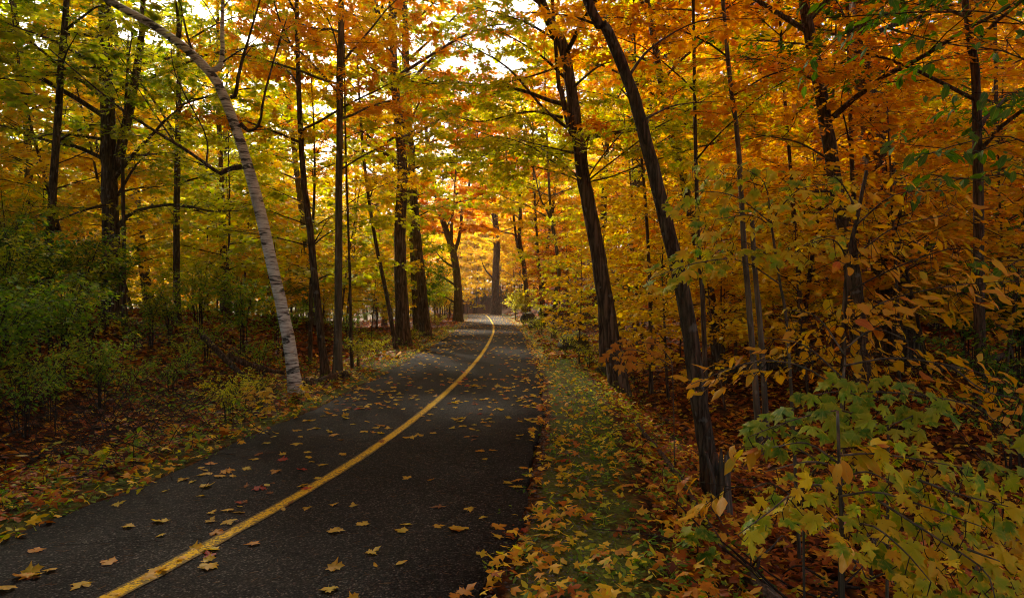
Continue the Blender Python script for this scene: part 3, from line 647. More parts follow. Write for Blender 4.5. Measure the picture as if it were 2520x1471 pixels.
# right of the path
hero(14, 40.0, [(1302, 735), (1288, 650), (1278, 590), (1280, 520), (1275, 440)], 12, 'maple_tree', 'maple with two stems rooted among boulders on the right bank', 'orange', 15, 4.5, 15, 3.2, leaf=0.19,
     forks=[([(1290, 660), (1272, 600), (1262, 520), (1250, 440)], 8, 13)])
hero(15, 33.0, [(1334, 765), (1328, 690), (1322, 600), (1316, 500)], 8, 'young_maple_tree', 'thin maple on the leaf-covered slope below the boulders', 'gold', 12, 5, 11, 2.4, leaf=0.17)
hero(16, 22.0, [(1362, 815), (1366, 730), (1375, 670), (1368, 606), (1357, 545), (1352, 480)], 11, 'young_maple_tree', 'slender crooked maple with green-tinged leaves beside the mossy boulder', 'lime', 11, 3.4, 13, 2.3, leaf=0.13, bark='bark_smooth',
     forks=[([(1356, 545), (1342, 510), (1325, 470)], 6, 8)])
hero(17, 11.0, [(1524, 955), (1494, 760), (1468, 610), (1440, 460), (1422, 340), (1405, 220), (1384, 110), (1340, 25)], 42, 'oak_tree', 'tall leaning oak with furrowed bark on the right verge of the path', 'lime', 14, 3.6, 14, 3.2, bark='bark_oak', leaf=0.115,
     forks=[([(1486, 880), (1478, 720), (1462, 560), (1440, 450)], 24, 1.0), ([(1418, 350), (1398, 300), (1380, 220), (1368, 130)], 18, 11)],
     limbs=[([(1415, 330, 11), (1340, 270, 10.8), (1240, 160, 10.6), (1110, 95, 10.4)], 9, 1.0), ([(1385, 290), (1300, 275), (1180, 300), (1100, 280)], 7, 1.2), ([(1398, 200), (1320, 130), (1200, 60)], 8, 1.4), ([(1384, 110), (1290, 55), (1160, 15)], 8, 1.4), ([(1390, 160), (1300, 190), (1210, 210)], 6, 1.4),
            ([(1430, 380), (1380, 370, 10), (1280, 345, 9.5)], 7, 1.2), ([(1405, 220), (1480, 160, 10), (1560, 150, 9.5)], 7, 1.1)])
hero(18, 6.1, [(1748, 1222), (1738, 1100), (1715, 950), (1688, 760), (1652, 600), (1618, 460), (1577, 300), (1542, 185), (1490, 70), (1440, -10)], 44, 'maple_tree', 'dark leaning maple beside the broken stump on the right verge', 'orange', 12, 4.6, 15, 3.0, bark='bark_maple', leaf=0.11, wtop=0.62,
     limbs=[([(1545, 190), (1600, 120, 6.4), (1700, 60, 6.8), (1800, 40, 7)], 8, 1.0), ([(1575, 300), (1660, 260, 6.8), (1760, 250, 7.4)], 7, 1.0), ([(1490, 70), (1400, 40), (1280, 30, 6.4)], 7, 0.9)])
hero(19, 12.0, [(1602, 930), (1598, 700), (1588, 500), (1575, 350)], 10, 'young_maple_tree', 'pole-thin maple between the leaning oak and the dark leaning maple', 'amber', 9, 3.2, 11, 1.8)
hero(20, 9.5, [(1737, 985), (1730, 760), (1718, 600), (1712, 400), (1708, 200)], 13, 'young_maple_tree', 'slim dark maple directly behind the dark leaning maple', 'amber', 10, 3.2, 13, 2.1)
hero(21, 13.0, [(1770, 900), (1742, 700), (1705, 560), (1680, 430), (1640, 280)], 26, 'maple_tree', 'mid-sized leaning maple deeper in the wood behind the dark leaning maple', 'orange', 14, 4.0, 16, 2.9)
hero(22, 8.2, [(1872, 1025), (1848, 820), (1830, 600), (1815, 350), (1790, 140)], 16, 'young_maple_tree', 'grey slender maple, first of a close pair in the leaf litter', 'orange', 11, 3.4, 13, 2.3, bark='bark_smooth')
hero(23, 8.6, [(1888, 1018), (1872, 830), (1856, 650), (1850, 540)], 15, 'bare_snag', 'grey dead snag, bare-topped partner of the slender maple pair', 'amber', 2.9, 2.0, 0, 1.0, bark='bark_smooth', cat='tree', wtop=0.7)
hero(24, 10.0, [(2128, 915), (2095, 660), (2062, 480), (2022, 250), (1988, 60), (1975, -20)], 40, 'maple_tree', 'leaning dark maple in front of the huge furrowed oak', 'orange', 14, 3.4, 17, 3.0, shape='ovate_lo', leaf=0.12,
     limbs=[([(2045, 395), (1960, 350, 9), (1850, 330, 8.4)], 6, 1.0), ([(2010, 200), (1900, 150, 9), (1780, 150, 8)], 8, 1.0), ([(2062, 470), (1980, 470, 9), (1920, 440, 8.6)], 7, 0.9)])
hero(25, 13.0, [(2212, 915), (2195, 720), (2172, 500), (2152, 350), (2138, 220), (2120, 60)], 88, 'oak_tree', 'huge old oak with deeply furrowed bark on the right', 'amber', 18, 4.4, 20, 4.0, bark='bark_oak', leaf=0.13, wtop=0.7, flare=0.35, shape='ovate_lo')
hero(26, 9.0, [(2412, 915), (2408, 700), (2406, 400), (2400, 200), (2382, 60), (2372, -30)], 26, 'beech_tree', 'straight dark trunk hung with green leaves right of the huge oak', 'green', 12, 2.8, 18, 2.6, leaf=0.11, shape='ovate_lo', dens=1.1)
hero(27, 11.0, [(2118, 880), (2112, 700), (2104, 560), (2096, 400)], 15, 'young_maple_tree', 'thin maple standing against the huge oak trunk', 'amber', 10, 3.0, 12, 2.1, shape='ovate_lo')
hero(28, 15.0, [(2460, 830), (2456, 600), (2452, 400)], 14, 'beech_tree', 'slim beech with green foliage deeper behind the straight dark trunk', 'green', 11, 2.2, 15, 2.3, leaf=0.12, shape='ovate_lo')
hero(29, 11.5, [(1980, 880), (1960, 620), (1945, 420), (1930, 240)], 11, 'young_maple_tree', 'thin orange maple between the slender pair and the leaning dark maple', 'orange', 10, 3.0, 13, 2.1)

# ------------------------------------------------------------------ plants whose single leaves can be picked out
def sapling(seed, stem, sw, branches, name, label, leafmat, shape, size, pal, per=5, dens=1.0, sub=0.3, droop=0.5, tilt=0.35, cat='sapling', bark='bark_smooth', limit=300, root=True, spread=0.8, mos=()):
    t = Tree(seed, size, 'lobes')
    sp = [P(*q) for q in stem]
    if root: b = sp[0].copy(); b[2] = ground_z(b[0], b[1]) - 0.02; sp = [b] + sp[1:]
    t.add_trunk(sp, sw / 2, sw * 0.3, 7, 0.2, rough=0.03)
    smp = [t.path[len(t.path) // 3:]]
    for bp in branches:
        q = spline([P(*c) for c in bp], 9)
        smp.append(q)
        if mos: t.limbs.append(tube(q, np.linspace(0.006, 0.002, len(q)), 5))
        else: t.side(q, 0.006, dens, sub_len=sub, spread=spread, start=0.12, sides=5)
    for poly, mind, Yr in mos:
        o_ = (0.25, 0.3, 0.1) if shape == 'ovate' else (0.6, 0.4, 0.25)
        t.mosaic(poly, mind * 0.92, Yr, size, sp[0], np.vstack(smp), *o_)
        t.mosaic(poly, mind * (1.35 if shape == 'maple' else 1.0), (Yr[0] + .22, Yr[1] + .22), size, sp[0], np.vstack(smp), *o_)
    return t.build_leafy(sp[0], name, label, cat, leafmat, bark, per=per, tilt=tilt, pal=pal, shape=shape, size=size, droop=droop, limit=limit)
sapling(101, [(2078, 1440, 3.0), (2070, 1300, 3.0), (2064, 1120, 3.05), (2060, 1010, 3.1)], 0.022,
  [[(2068, 1200, 3.02), (1980, 1195, 2.9), (1890, 1260, 2.75), (1815, 1315, 2.65)], [(2066, 1150, 3.0), (1990, 1135, 3.0), (1880, 1160, 2.95)],
   [(2064, 1120, 3.0), (2150, 1115, 3.0), (2260, 1130, 2.95), (2370, 1150, 2.9)], [(2068, 1220, 3.0), (2160, 1210, 2.85), (2290, 1250, 2.75), (2430, 1300, 2.65)],
   [(2072, 1300, 2.95), (2140, 1290, 2.75), (2220, 1350, 2.6), (2290, 1430, 2.5)], [(2260, 1180, 2.9), (2360, 1215, 2.8), (2480, 1245, 2.75)], [(2160, 1230, 2.85), (2300, 1320, 2.65), (2420, 1400, 2.5), (2450, 1480, 2.4)],
   [(2066, 1180, 3.0), (2130, 1160, 2.9), (2200, 1190, 2.8)], [(2380, 1350, 2.5), (2460, 1380, 2.45)], [(2064, 1140, 3.05), (1985, 1090, 3.1), (1900, 1100, 3.1)]],
  'maple_sapling', 'low maple sapling with large yellow-green leaves over the fallen log', 'L_lime', 'maple', 0.090, 'lime', per=4, dens=0.3, droop=0.75, tilt=0.3,
  mos=[([(1825, 1290), (1890, 1205), (1975, 1135), (2080, 1085), (2200, 1090), (2330, 1120), (2420, 1165), (2525, 1200), (2525, 1475), (2210, 1475), (2180, 1400), (2080, 1350), (2020, 1290), (1960, 1270), (1850, 1320)], 29, (3.15, 2.6))])
sapling(102, [(2180, 1200, 3.7), (2185, 1080, 3.65), (2180, 1000, 3.6)], 0.018,
  [[(2182, 1060, 3.6), (2080, 1010, 3.4), (1960, 1030, 3.2), (1840, 1075, 3.1)], [(2182, 1030, 3.6), (2090, 965, 3.5), (1980, 975, 3.4)], [(2180, 1005, 3.6), (2230, 960, 3.5), (2310, 985, 3.4)], [(2182, 1040, 3.6), (2250, 1020, 3.4), (2180, 1050, 3.3)]],
  'maple_sapling', 'maple sapling with bright green leaves rising above the yellow-green sapling', 'L_green', 'maple', 0.092, 'lime', per=4, dens=0.3, droop=0.6,
  mos=[([(1830, 1060), (1930, 985), (2060, 925), (2180, 925), (2300, 955), (2345, 1010), (2250, 1060), (2100, 1075), (1990, 1085), (1860, 1120)], 31, (3.5, 3.1)), ([(2400, 1080), (2519, 1060), (2519, 1190), (2440, 1180)], 40, (3.5, 3.1))])
sapling(103, [(2068, 1080, 4.2), (2074, 900, 4.2), (2086, 660, 4.2), (2112, 520, 4.2), (2132, 420, 4.2)], 0.035,
  [[(2078, 800, 4.2), (2180, 740, 3.8), (2330, 705, 3.5), (2519, 690, 3.3)], [(2082, 720, 4.2), (2200, 660, 3.9), (2350, 610, 3.7), (2440, 640, 3.6)], [(2090, 640, 4.2), (2200, 560, 3.9), (2330, 530, 3.8)],
   [(2100, 560, 4.2), (2200, 480, 4.0), (2330, 470, 3.9)], [(2088, 640, 4.2), (2050, 590, 4.0), (1990, 600, 3.9)], [(2076, 850, 4.2), (2180, 800, 3.9), (2270, 820, 3.7)], [(2110, 520, 4.2), (2060, 440, 4.2), (2000, 430, 4.1)]],
  'beech_sapling', 'beech sapling with layered amber pointed leaves in front of the huge oak', 'L_amber', 'ovate', 0.105, 'amber', per=5, dens=0.35, droop=0.35, sub=0.24, bark='bark_maple',
  mos=[([(2060, 760), (2200, 700), (2380, 680), (2525, 665), (2525, 740), (2350, 765), (2200, 790), (2080, 800)], 25, (4.0, 3.8)), ([(2050, 660), (2150, 565), (2300, 560), (2450, 640), (2350, 690), (2200, 670)], 31, (4.2, 3.9)), ([(1980, 520), (2100, 440), (2330, 440), (2410, 520), (2250, 545), (2100, 570)], 34, (4.4, 4.0))])
sapling(104, [(2066, 1130, 3.7), (2072, 1000, 3.7), (2080, 880, 3.8)], 0.02,
  [[(2070, 960, 3.7), (1970, 900, 3.6), (1850, 890, 3.5), (1700, 945, 3.4)], [(2072, 930, 3.7), (1980, 850, 3.8), (1880, 830, 3.8)], [(2074, 900, 3.7), (2200, 880, 3.6), (2340, 900, 3.5), (2460, 930, 3.4)],
   [(2072, 960, 3.7), (2250, 970, 3.5), (2400, 1000, 3.4), (2470, 1060, 3.3)], [(2076, 860, 3.8), (2150, 810, 3.8), (2240, 840, 3.7)], [(2076, 870, 3.8), (2010, 780, 3.9), (1930, 760, 3.9)], [(2340, 900, 3.5), (2420, 960, 3.4), (2510, 980, 3.4)]],
  'hickory_sapling', 'sapling with long narrow amber-yellow leaves spreading above the green maple leaves', 'L_amber', 'ovate', 0.102, 'amber', per=5, dens=0.35, droop=0.55, sub=0.26,
  mos=[([(1690, 935), (1800, 880), (1950, 830), (2060, 800), (2250, 850), (2420, 895), (2525, 945), (2500, 1030), (2440, 1095), (2380, 1010), (2250, 960), (2150, 965), (2000, 935), (1850, 925), (1720, 985)], 23, (4.2, 3.7)), ([(1890, 760), (2010, 715), (2200, 740), (2280, 830), (2100, 800), (1950, 830)], 31, (4.4, 4.0))])
sapling(105, [(1968, 1025, 4.9), (1940, 850, 4.9), (1918, 690, 4.9), (1896, 545, 4.9)], 0.026,
  [[(1920, 700, 4.9), (1820, 640, 4.6), (1700, 650, 4.4), (1590, 690, 4.2)], [(1910, 640, 4.9), (1820, 590, 4.7), (1740, 600, 4.5)], [(1898, 550, 4.9), (1800, 480, 4.7), (1650, 470, 4.5)], [(1896, 545, 4.9), (1960, 470, 4.7), (2060, 450, 4.5)],
   [(1900, 560, 4.9), (1850, 530, 4.6), (1760, 540, 4.4)], [(1914, 660, 4.9), (2000, 590, 4.7), (2080, 580, 4.5)], [(1898, 550, 4.9), (1880, 450, 4.8), (1820, 410, 4.7)]],
  'maple_sapling', 'tall thin maple sapling with a forked top and yellow-green leaves', 'L_lime', 'maple', 0.092, 'lime', per=3, dens=0.4, droop=0.5,
  mos=[([(1590, 650), (1700, 620), (1810, 590), (1800, 660), (1700, 690), (1610, 725)], 19, (4.7, 4.2)), ([(1640, 510), (1700, 400), (1850, 405), (2050, 440), (2110, 470), (2000, 545), (1850, 560), (1720, 590)], 23, (4.9, 4.5)), ([(1830, 620), (1950, 590), (2090, 580), (2060, 630), (1900, 660)], 22, (4.7, 4.5))])
sapling(106, [(1660, 1010, 6.8), (1655, 930, 6.8), (1650, 880, 6.8)], 0.012,
  [[(1652, 900, 6.8), (1600, 870, 6.5), (1540, 860, 6.2), (1490, 885, 6.0)], [(1650, 885, 6.8), (1620, 850, 6.5), (1570, 840, 6.3)], [(1652, 910, 6.8), (1620, 900, 6.4), (1560, 890, 6.2)]],
  'maple_sapling', 'small orange-leaved maple sapling low beside the leaning oak', 'L_orange', 'maple', 0.095, 'orange', per=3, dens=0.5, droop=0.4,
  mos=[([(1480, 890), (1520, 840), (1600, 832), (1650, 862), (1620, 890), (1560, 912)], 21, (6.6, 6.1))])
sapling(107, [(2640, 1000, 5.2), (2630, 600, 5.2), (2610, 200, 5.2), (2600, -200, 5.2)], 0.10,
  [[(2610, 130, 5.2), (2480, 40, 4.9), (2300, 30, 4.6), (2030, 45, 4.4)], [(2612, 200, 5.2), (2480, 130, 5.0), (2340, 110, 4.8), (2180, 70, 4.7)], [(2620, 420, 5.2), (2500, 340, 4.9), (2380, 350, 4.8), (2240, 395, 4.6)],
   [(2622, 500, 5.2), (2520, 430, 4.9), (2380, 440, 4.7), (2290, 430, 4.6)], [(2606, 60, 5.2), (2450, -20, 4.9), (2200, -10, 4.6)], [(2625, 300, 5.2), (2510, 230, 4.9), (2440, 250, 4.8)], [(2632, 700, 5.2), (2530, 640, 5.0), (2470, 660, 4.8)]],
  'beech_tree', 'beech at the right margin reaching in with dark green pointed leaves', 'L_dark', 'ovate', 0.10, 'green', per=4, dens=1.1, droop=0.6, sub=0.22, cat='tree', bark='bark_maple')
sapling(108, [(1980, 1380, 3.3), (1976, 1250, 3.3), (1972, 1180, 3.3)], 0.014,
  [[(1975, 1240, 3.3), (1900, 1190, 3.2), (1850, 1200, 3.1)], [(1972, 1190, 3.3), (2010, 1140, 3.2), (1960, 1100, 3.2)]],
  'beech_sapling', 'short sapling with narrow yellow leaves behind the low maple sapling', 'L_amber', 'ovate', 0.115, 'amber', per=4, dens=0.9, droop=0.5)
#@@WOODS
# ------------------------------------------------------------------ the wood behind: prototypes, then copies
def proto(seed, h, r, z0, nb, L, leaf, shape='kite', lean=0.04, dens=1.0, bark='bark_maple', per=5, e0=(20, 55), name='woodland_tree', cat='tree'):
    t = Tree(seed, leaf, shape); g_ = t.rng
    pts = [(0, 0, -0.25)]; d = np.array([g_.normal(0, lean), g_.normal(0, lean), 1.0])
    for k in range(5): d = d + np.array([g_.normal(0, lean), g_.normal(0, lean), 0]); pts.append(np.array(pts[-1]) + norm(d) * h / 5)
    t.add_trunk(pts, r, r * 0.22, 8, 0.4, n=18); t.auto(z0, h, nb, L, density=dens, e0=e0)
    return t.build((0, 0, 0), name, 'x', cat, 'gold', bark, None, per=per, limbs=0)
tall = [proto(201 + k, h, r, z0, nb, L, lf, dens=dn, bark=bk) for k, (h, r, z0, nb, L, lf, dn, bk) in enumerate([
    (15, .15, 4.0, 26, 3.0, .19, .85, 'bark_maple'), (17, .20, 5.0, 28, 3.4, .20, .8, 'bark_oak'), (13, .11, 3.2, 24, 2.5, .18, .9, 'bark_maple'), (16, .13, 4.5, 24, 2.8, .19, .85, 'bark_smooth'), (12, .09, 2.6, 22, 2.2, .17, .9, 'bark_maple')])]
dense = proto(215, 14, .16, 3.6, 30, 4.2, .27, dens=1.15)  # thick-crowned prototype for the shade trees added out of view
under = [proto(221 + k, h, r, z0, nb, L, lf, dens=dn, name='understory_maple', e0=(5, 40)) for k, (h, r, z0, nb, L, lf, dn) in enumerate([
    (5.0, .035, .7, 20, 1.5, .13, 1.1), (6.5, .045, 1.0, 22, 1.8, .14, 1.0), (3.6, .025, .4, 15, 1.2, .12, 1.2), (7.5, .055, 1.6, 22, 2.0, .14, 1.0)])]
shrub = []
for k, (h, nst, lf) in enumerate([(1.5, 9, .085), (1.1, 8, .075), (1.9, 10, .095)]):
    t = Tree(241 + k, lf, 'ovate_lo'); g_ = t.rng
    for s in range(nst):
        a = g_.uniform(0, 6.28); sp = g_.uniform(0.15, 0.75); hh = h * g_.uniform(0.65, 1.05)
        q = spline([(0.08 * math.cos(a), 0.08 * math.sin(a), -0.1), (0.3 * sp * math.cos(a), 0.3 * sp * math.sin(a), hh * 0.55), (sp * math.cos(a) * 1.1, sp * math.sin(a) * 1.1, hh)], 8)
        t.side(q, 0.010, 1.15, sub_len=0.42, keep=False, start=0.25)
    rt = link('shrub', None); tag(rt, 'x', 'shrub')
    A, B, pos, tip, nrm, size, rnd = t.leaf_arrays(5, 0.5, 0.03, 0.2)
    tag(link('stems', tri_mesh('stems', *merge(t.fine + [prisms(A, B, np.full(len(A), .003), np.full(len(A), .0015))])), rt, M['twig']), kind='stuff')
    tag(link('foliage', leaves_mesh('foliage', pos, tip, nrm, size, rnd, 'ovate_lo'), rt, M['herb']), kind='stuff')
    shrub.append(rt)
used = set()
def place(pr, loc, rz=0, scale=1.0, label='', group=None, pal=None, tilt=(0, 0)):
    loc = (loc[0], loc[1], loc[2])
    if pr.name not in used:
        used.add(pr.name); pr.location = loc; pr.rotation_euler = (tilt[0], tilt[1], rz); pr.scale = (scale,) * 3; pr['label'] = label
        if group: pr['group'] = group
        if pal:
            for ch in pr.children:
                if ch.name.startswith(('crown', 'foliage')): ch.material_slots[0].link = 'OBJECT'; ch.material_slots[0].material = M[pal]
        return pr
    return copy_tree(pr, loc, rz, scale, label, group, pal, tilt)
rng = np.random.default_rng(77)
PN = {'gold': 'golden', 'orange': 'orange', 'amber': 'amber', 'lime': 'yellow-green', 'olive': 'olive-green', 'green': 'green', 'russet': 'russet'}
taken = []
def free(x, y, dmin):
    for a, b in taken:
        if (a - x) ** 2 + (b - y) ** 2 < dmin * dmin: return False
    taken.append((x, y)); return True
def size_word(v, r):
    f = (v - r[0]) / (r[1] - r[0]); return 'smaller ' if f < .3 else 'larger ' if f > .7 else ''
def scatter(pool, n, xr, yr, pals, dmin, lab, grp, scale=(0.85, 1.15), edge=2.2, tiltmax=0.06, keep_out=None):
    c = 0; tries = 0
    while c < n and tries < n * 40:
        tries += 1
        y = rng.uniform(*yr); x = rng.uniform(*xr)
        if abs(x - rcx(y)) < HW + edge: continue
        if keep_out and keep_out(x, y): continue
        if not free(x, y, dmin): continue
        sc_ = rng.uniform(*scale); pal = pals[int(rng.integers(0, len(pals)))]; pr = pool[int(rng.integers(0, len(pool)))]
        place(pr, (x, y, float(ground_z(x, y))), rng.uniform(0, 6.28), sc_, lab.format(size_word(sc_, scale) + PN[pal]), grp, pal, (rng.normal(0, tiltmax), rng.normal(0, tiltmax)))
        c += 1
def glade(x, y): return -16 < x < 5 and 64 < y < 86
def gapL(x, y):                                            # the open ground left of the path through which the sky shows
    u = x / y; return -0.34 < u < -0.25 and y > 16
# understory on both sides
scatter(under, 44, (-22, -3), (14, 34), ['gold', 'lime', 'lime', 'olive', 'gold'], 1.2, '{} understory maple in the wood left of the path', 'understory maples left of the path')
scatter(under, 46, (-36, -2.5), (34, 60), ['gold', 'gold', 'orange', 'lime'], 1.7, '{} understory maple far back on the left of the path', 'far understory maples on the left', (1.0, 1.4), edge=1.2)
scatter(under, 28, (2.6, 9), (9.5, 22), ['gold', 'gold', 'lime', 'gold', 'amber'], 1.1, '{} understory maple on the slope right of the path', 'understory maples on the right slope', (0.6, 0.95), edge=2.6)
scatter(under, 54, (5, 26), (11, 32), ['amber', 'orange', 'amber', 'orange', 'orange', 'gold'], 1.3, '{} understory maple deep in the right-hand wood', 'understory maples deep in the right wood', (0.7, 1.1))
scatter(under, 30, (0, 30), (30, 58), ['orange', 'gold', 'amber'], 1.8, '{} understory maple up on the far right hillside', 'understory maples on the far right hill', (0.9, 1.4), edge=1.4)
scatter(under, 14, (13, 26), (10, 24), ['green', 'green', 'olive'], 1.6, '{} understory tree beyond the beech trunks at the right', 'green understory at the right', (0.7, 1.1), keep_out=lambda x, y: x / y < 0.62)
scatter(under, 40, (-12, 9), (58, 78), ['gold', 'gold', 'gold', 'orange'], 1.3, '{} young maple crowding the crest where the path drops from sight', 'young maples at the crest', (1.0, 1.6), edge=0.8)
# far thicket behind the crest and along the skyline, too far away to tell its young trees apart: one mass
def thicket(n, xr, yr, scale):
    FV, FR, WV, WT, off = [], [], [], [], 0; c = 0
    while c < n:
        x, y = rng.uniform(*xr), rng.uniform(*yr)
        if abs(x - rcx(y)) < HW + 1.0: continue
        c += 1; pr = under[int(rng.integers(0, 4))]; sc_ = rng.uniform(*scale); a_ = rng.uniform(0, 6.28); Rz = np.array([[math.cos(a_), -math.sin(a_), 0], [math.sin(a_), math.cos(a_), 0], [0, 0, 1]]); o_ = np.array([x, y, float(ground_z(x, y))])
        cr = [k for k in pr.children if k.name.startswith('crown')][0].data; tr = [k for k in pr.children if k.name.startswith('trunk')][0].data
        v = np.empty(len(cr.vertices) * 3, np.float32); cr.vertices.foreach_get('co', v); v = v.reshape(-1, 4, 3); v = v[rng.random(len(v)) < 0.22]
        m_ = v.mean(1, keepdims=True); v = m_ + (v - m_) * 1.75; FV.append((v.reshape(-1, 3) * sc_) @ Rz.T + o_); FR.append(np.repeat(np.clip(rng.normal(rng.uniform(.35, .75), .17, len(v)), 0, 1), 2))
        v = np.empty(len(tr.vertices) * 3, np.float32); tr.vertices.foreach_get('co', v); f = np.empty(len(tr.polygons) * 3, np.int32); tr.polygons.foreach_get('vertices', f)
        WV.append((v.reshape(-1, 3) * sc_) @ Rz.T + o_); WT.append(f.reshape(-1, 3) + off); off += len(WV[-1])
    FV = np.vstack(FV); k = np.arange(len(FV) // 4)[:, None] * 4; FT = np.stack([k + np.array([0, 1, 2]), k + np.array([0, 2, 3])], 1).reshape(-1, 3)
    WV, WT = np.vstack(WV), np.vstack(WT)
    me = tri_mesh('far_thicket', np.vstack([FV, WV]), np.vstack([FT, WT + len(FV)]), [('rnd', np.concatenate(FR + [np.zeros(len(WT))]), 'FACE')])
    me.materials.append(M['gold']); me.materials.append(M['bark_maple']); me.polygons.foreach_set('material_index', np.concatenate([np.zeros(len(FT), np.int32), np.ones(len(WT), np.int32)]))
    return me
tag(link('far_thicket', thicket(55, (-12, 8), (80, 106), (1.5, 2.3))), 'mass of golden young trees closing the end of the path', 'thicket', kind='stuff')
tag(link('skyline_thicket', thicket(80, (-85, 70), (62, 112), (1.5, 2.3))), 'mass of golden young trees along the skyline', 'thicket', kind='stuff')
scatter(under, 14, (0.5, 7), (26, 46), ['orange', 'gold', 'russet'], 1.2, '{} understory maple on the bank among the boulders', 'understory maples among the boulders', (0.45, 0.8), edge=0.9)
scatter(shrub, 70, (-40, -3), (24, 60), ['lime', 'olive', 'gold', 'green'], 1.2, '{} shrub on the low ground left of the path', 'shrubs on the low ground left of the path', (1.1, 1.9), edge=1.2, tiltmax=.02)
for x, y, sc_, pal in [(2.9, 18.5, .95, 'lime'), (3.4, 26.5, 1.05, 'lime'), (-4.2, 29.5, 1.0, 'lime'), (-6.3, 21.8, .9, 'gold'), (1.6, 36, 1.1, 'gold'), (-11.5, 11.5, 1.0, 'olive'), (-16.5, 15, 1.05, 'olive'), (-15.5, 19, 1.05, 'lime')]:
    free(x, y, .1); place(tall[int(x * 7 + y) % 5], (x, y, float(ground_z(x, y))), y, sc_, 'tall %s maple %s' % (PN[pal], 'standing close to the edge of the path' if x > -7 else 'rising behind the shrubs of the left bank'), 'maples close to the path' if x > -7 else 'maples behind the bank shrubs', pal)
scatter(under, 24, (-12, -4.5), (20, 36), ['gold', 'lime', 'gold', 'olive'], .8, 'low {} maple sapling filling the opening beyond the birch', 'low maples in the opening beyond the birch', (0.5, 0.8), keep_out=lambda x, y: not -0.42 < x / y < -0.14)
for k, (px, Y, sc_, pal) in enumerate([(1425, 13.8, .55, 'gold'), (1480, 15.5, .6, 'lime'), (1560, 12.6, .5, 'gold'), (1645, 11.6, .5, 'gold'), (1672, 14, .6, 'orange'), (1785, 12, .5, 'gold'), (1850, 13.5, .55, 'orange'), (1955, 12.5, .5, 'gold'), (1580, 16, .6, 'gold'), (1400, 19, .6, 'lime')]):
    p = gpt(px, Y); free(p[0], p[1], .1); place(under[k % 4], p, k * 1.9, sc_, 'small bright %s maple between the leaning trunks on the right' % PN[pal], 'small bright maples between the leaning trunks', pal)
# tall trees
scatter(tall, 34, (-34, -3), (16, 42), ['gold', 'lime', 'lime', 'olive'], 2.2, 'tall {} maple among the trees left of the path', 'tall trees left of the path', keep_out=gapL)
scatter(tall, 6, (-26, -9), (9, 20), ['olive', 'lime'], 2.6, 'tall {} maple on the shrubby left bank', 'tall trees on the left bank', tiltmax=.02, keep_out=lambda x, y: x / y > -0.62)
scatter(tall, 26, (4, 28), (14, 36), ['orange', 'gold', 'amber', 'orange'], 2.0, 'tall {} maple in the wood right of the path', 'tall trees right of the path', edge=3.0)
scatter(tall, 46, (-44, 44), (38, 66), ['gold', 'gold', 'gold', 'orange'], 2.4, 'tall {} tree in the wood beyond the crest', 'tall trees beyond the crest', (0.95, 1.25), edge=1.6, keep_out=lambda x, y: gapL(x, y) or glade(x, y) or (abs(x) < 10 and y > 44 and rng.random() < .5))
scatter(tall, 90, (-66, 66), (66, 104), ['gold', 'gold', 'orange'], 2.6, 'distant {} tree closing the view behind the path', 'distant trees behind the path', (1.1, 1.5), edge=-9, keep_out=lambda x, y: (gapL(x, y) and y < 84) or glade(x, y))
# unseen trees added around the viewpoint so that their crowns darken the foreground
for k, (x, y, s, pal) in enumerate([(-6.5, 4.0, 1.0, 'olive'), (-8.5, -1.5, 1.1, 'lime'), (9.5, -6, 1.0, 'orange'), (-5.0, -6, 1.1, 'gold'), (2.5, -5, 1.1, 'orange'), (9.5, -2, 1.1, 'amber'), (-11.5, 6, 1.1, 'olive'),
        (-1.8, -9, 1.1, 'gold'), (-13, 1.5, 1.1, 'lime'), (6, -6, 1.1, 'orange'), (-9, -7, 1.1, 'gold')]):
    place(dense, (x, y, float(ground_z(x, y))), k * 1.3, s, 'unseen maple added beside or behind the viewpoint, its crown shading the foreground', 'added shade trees around the viewpoint', pal)
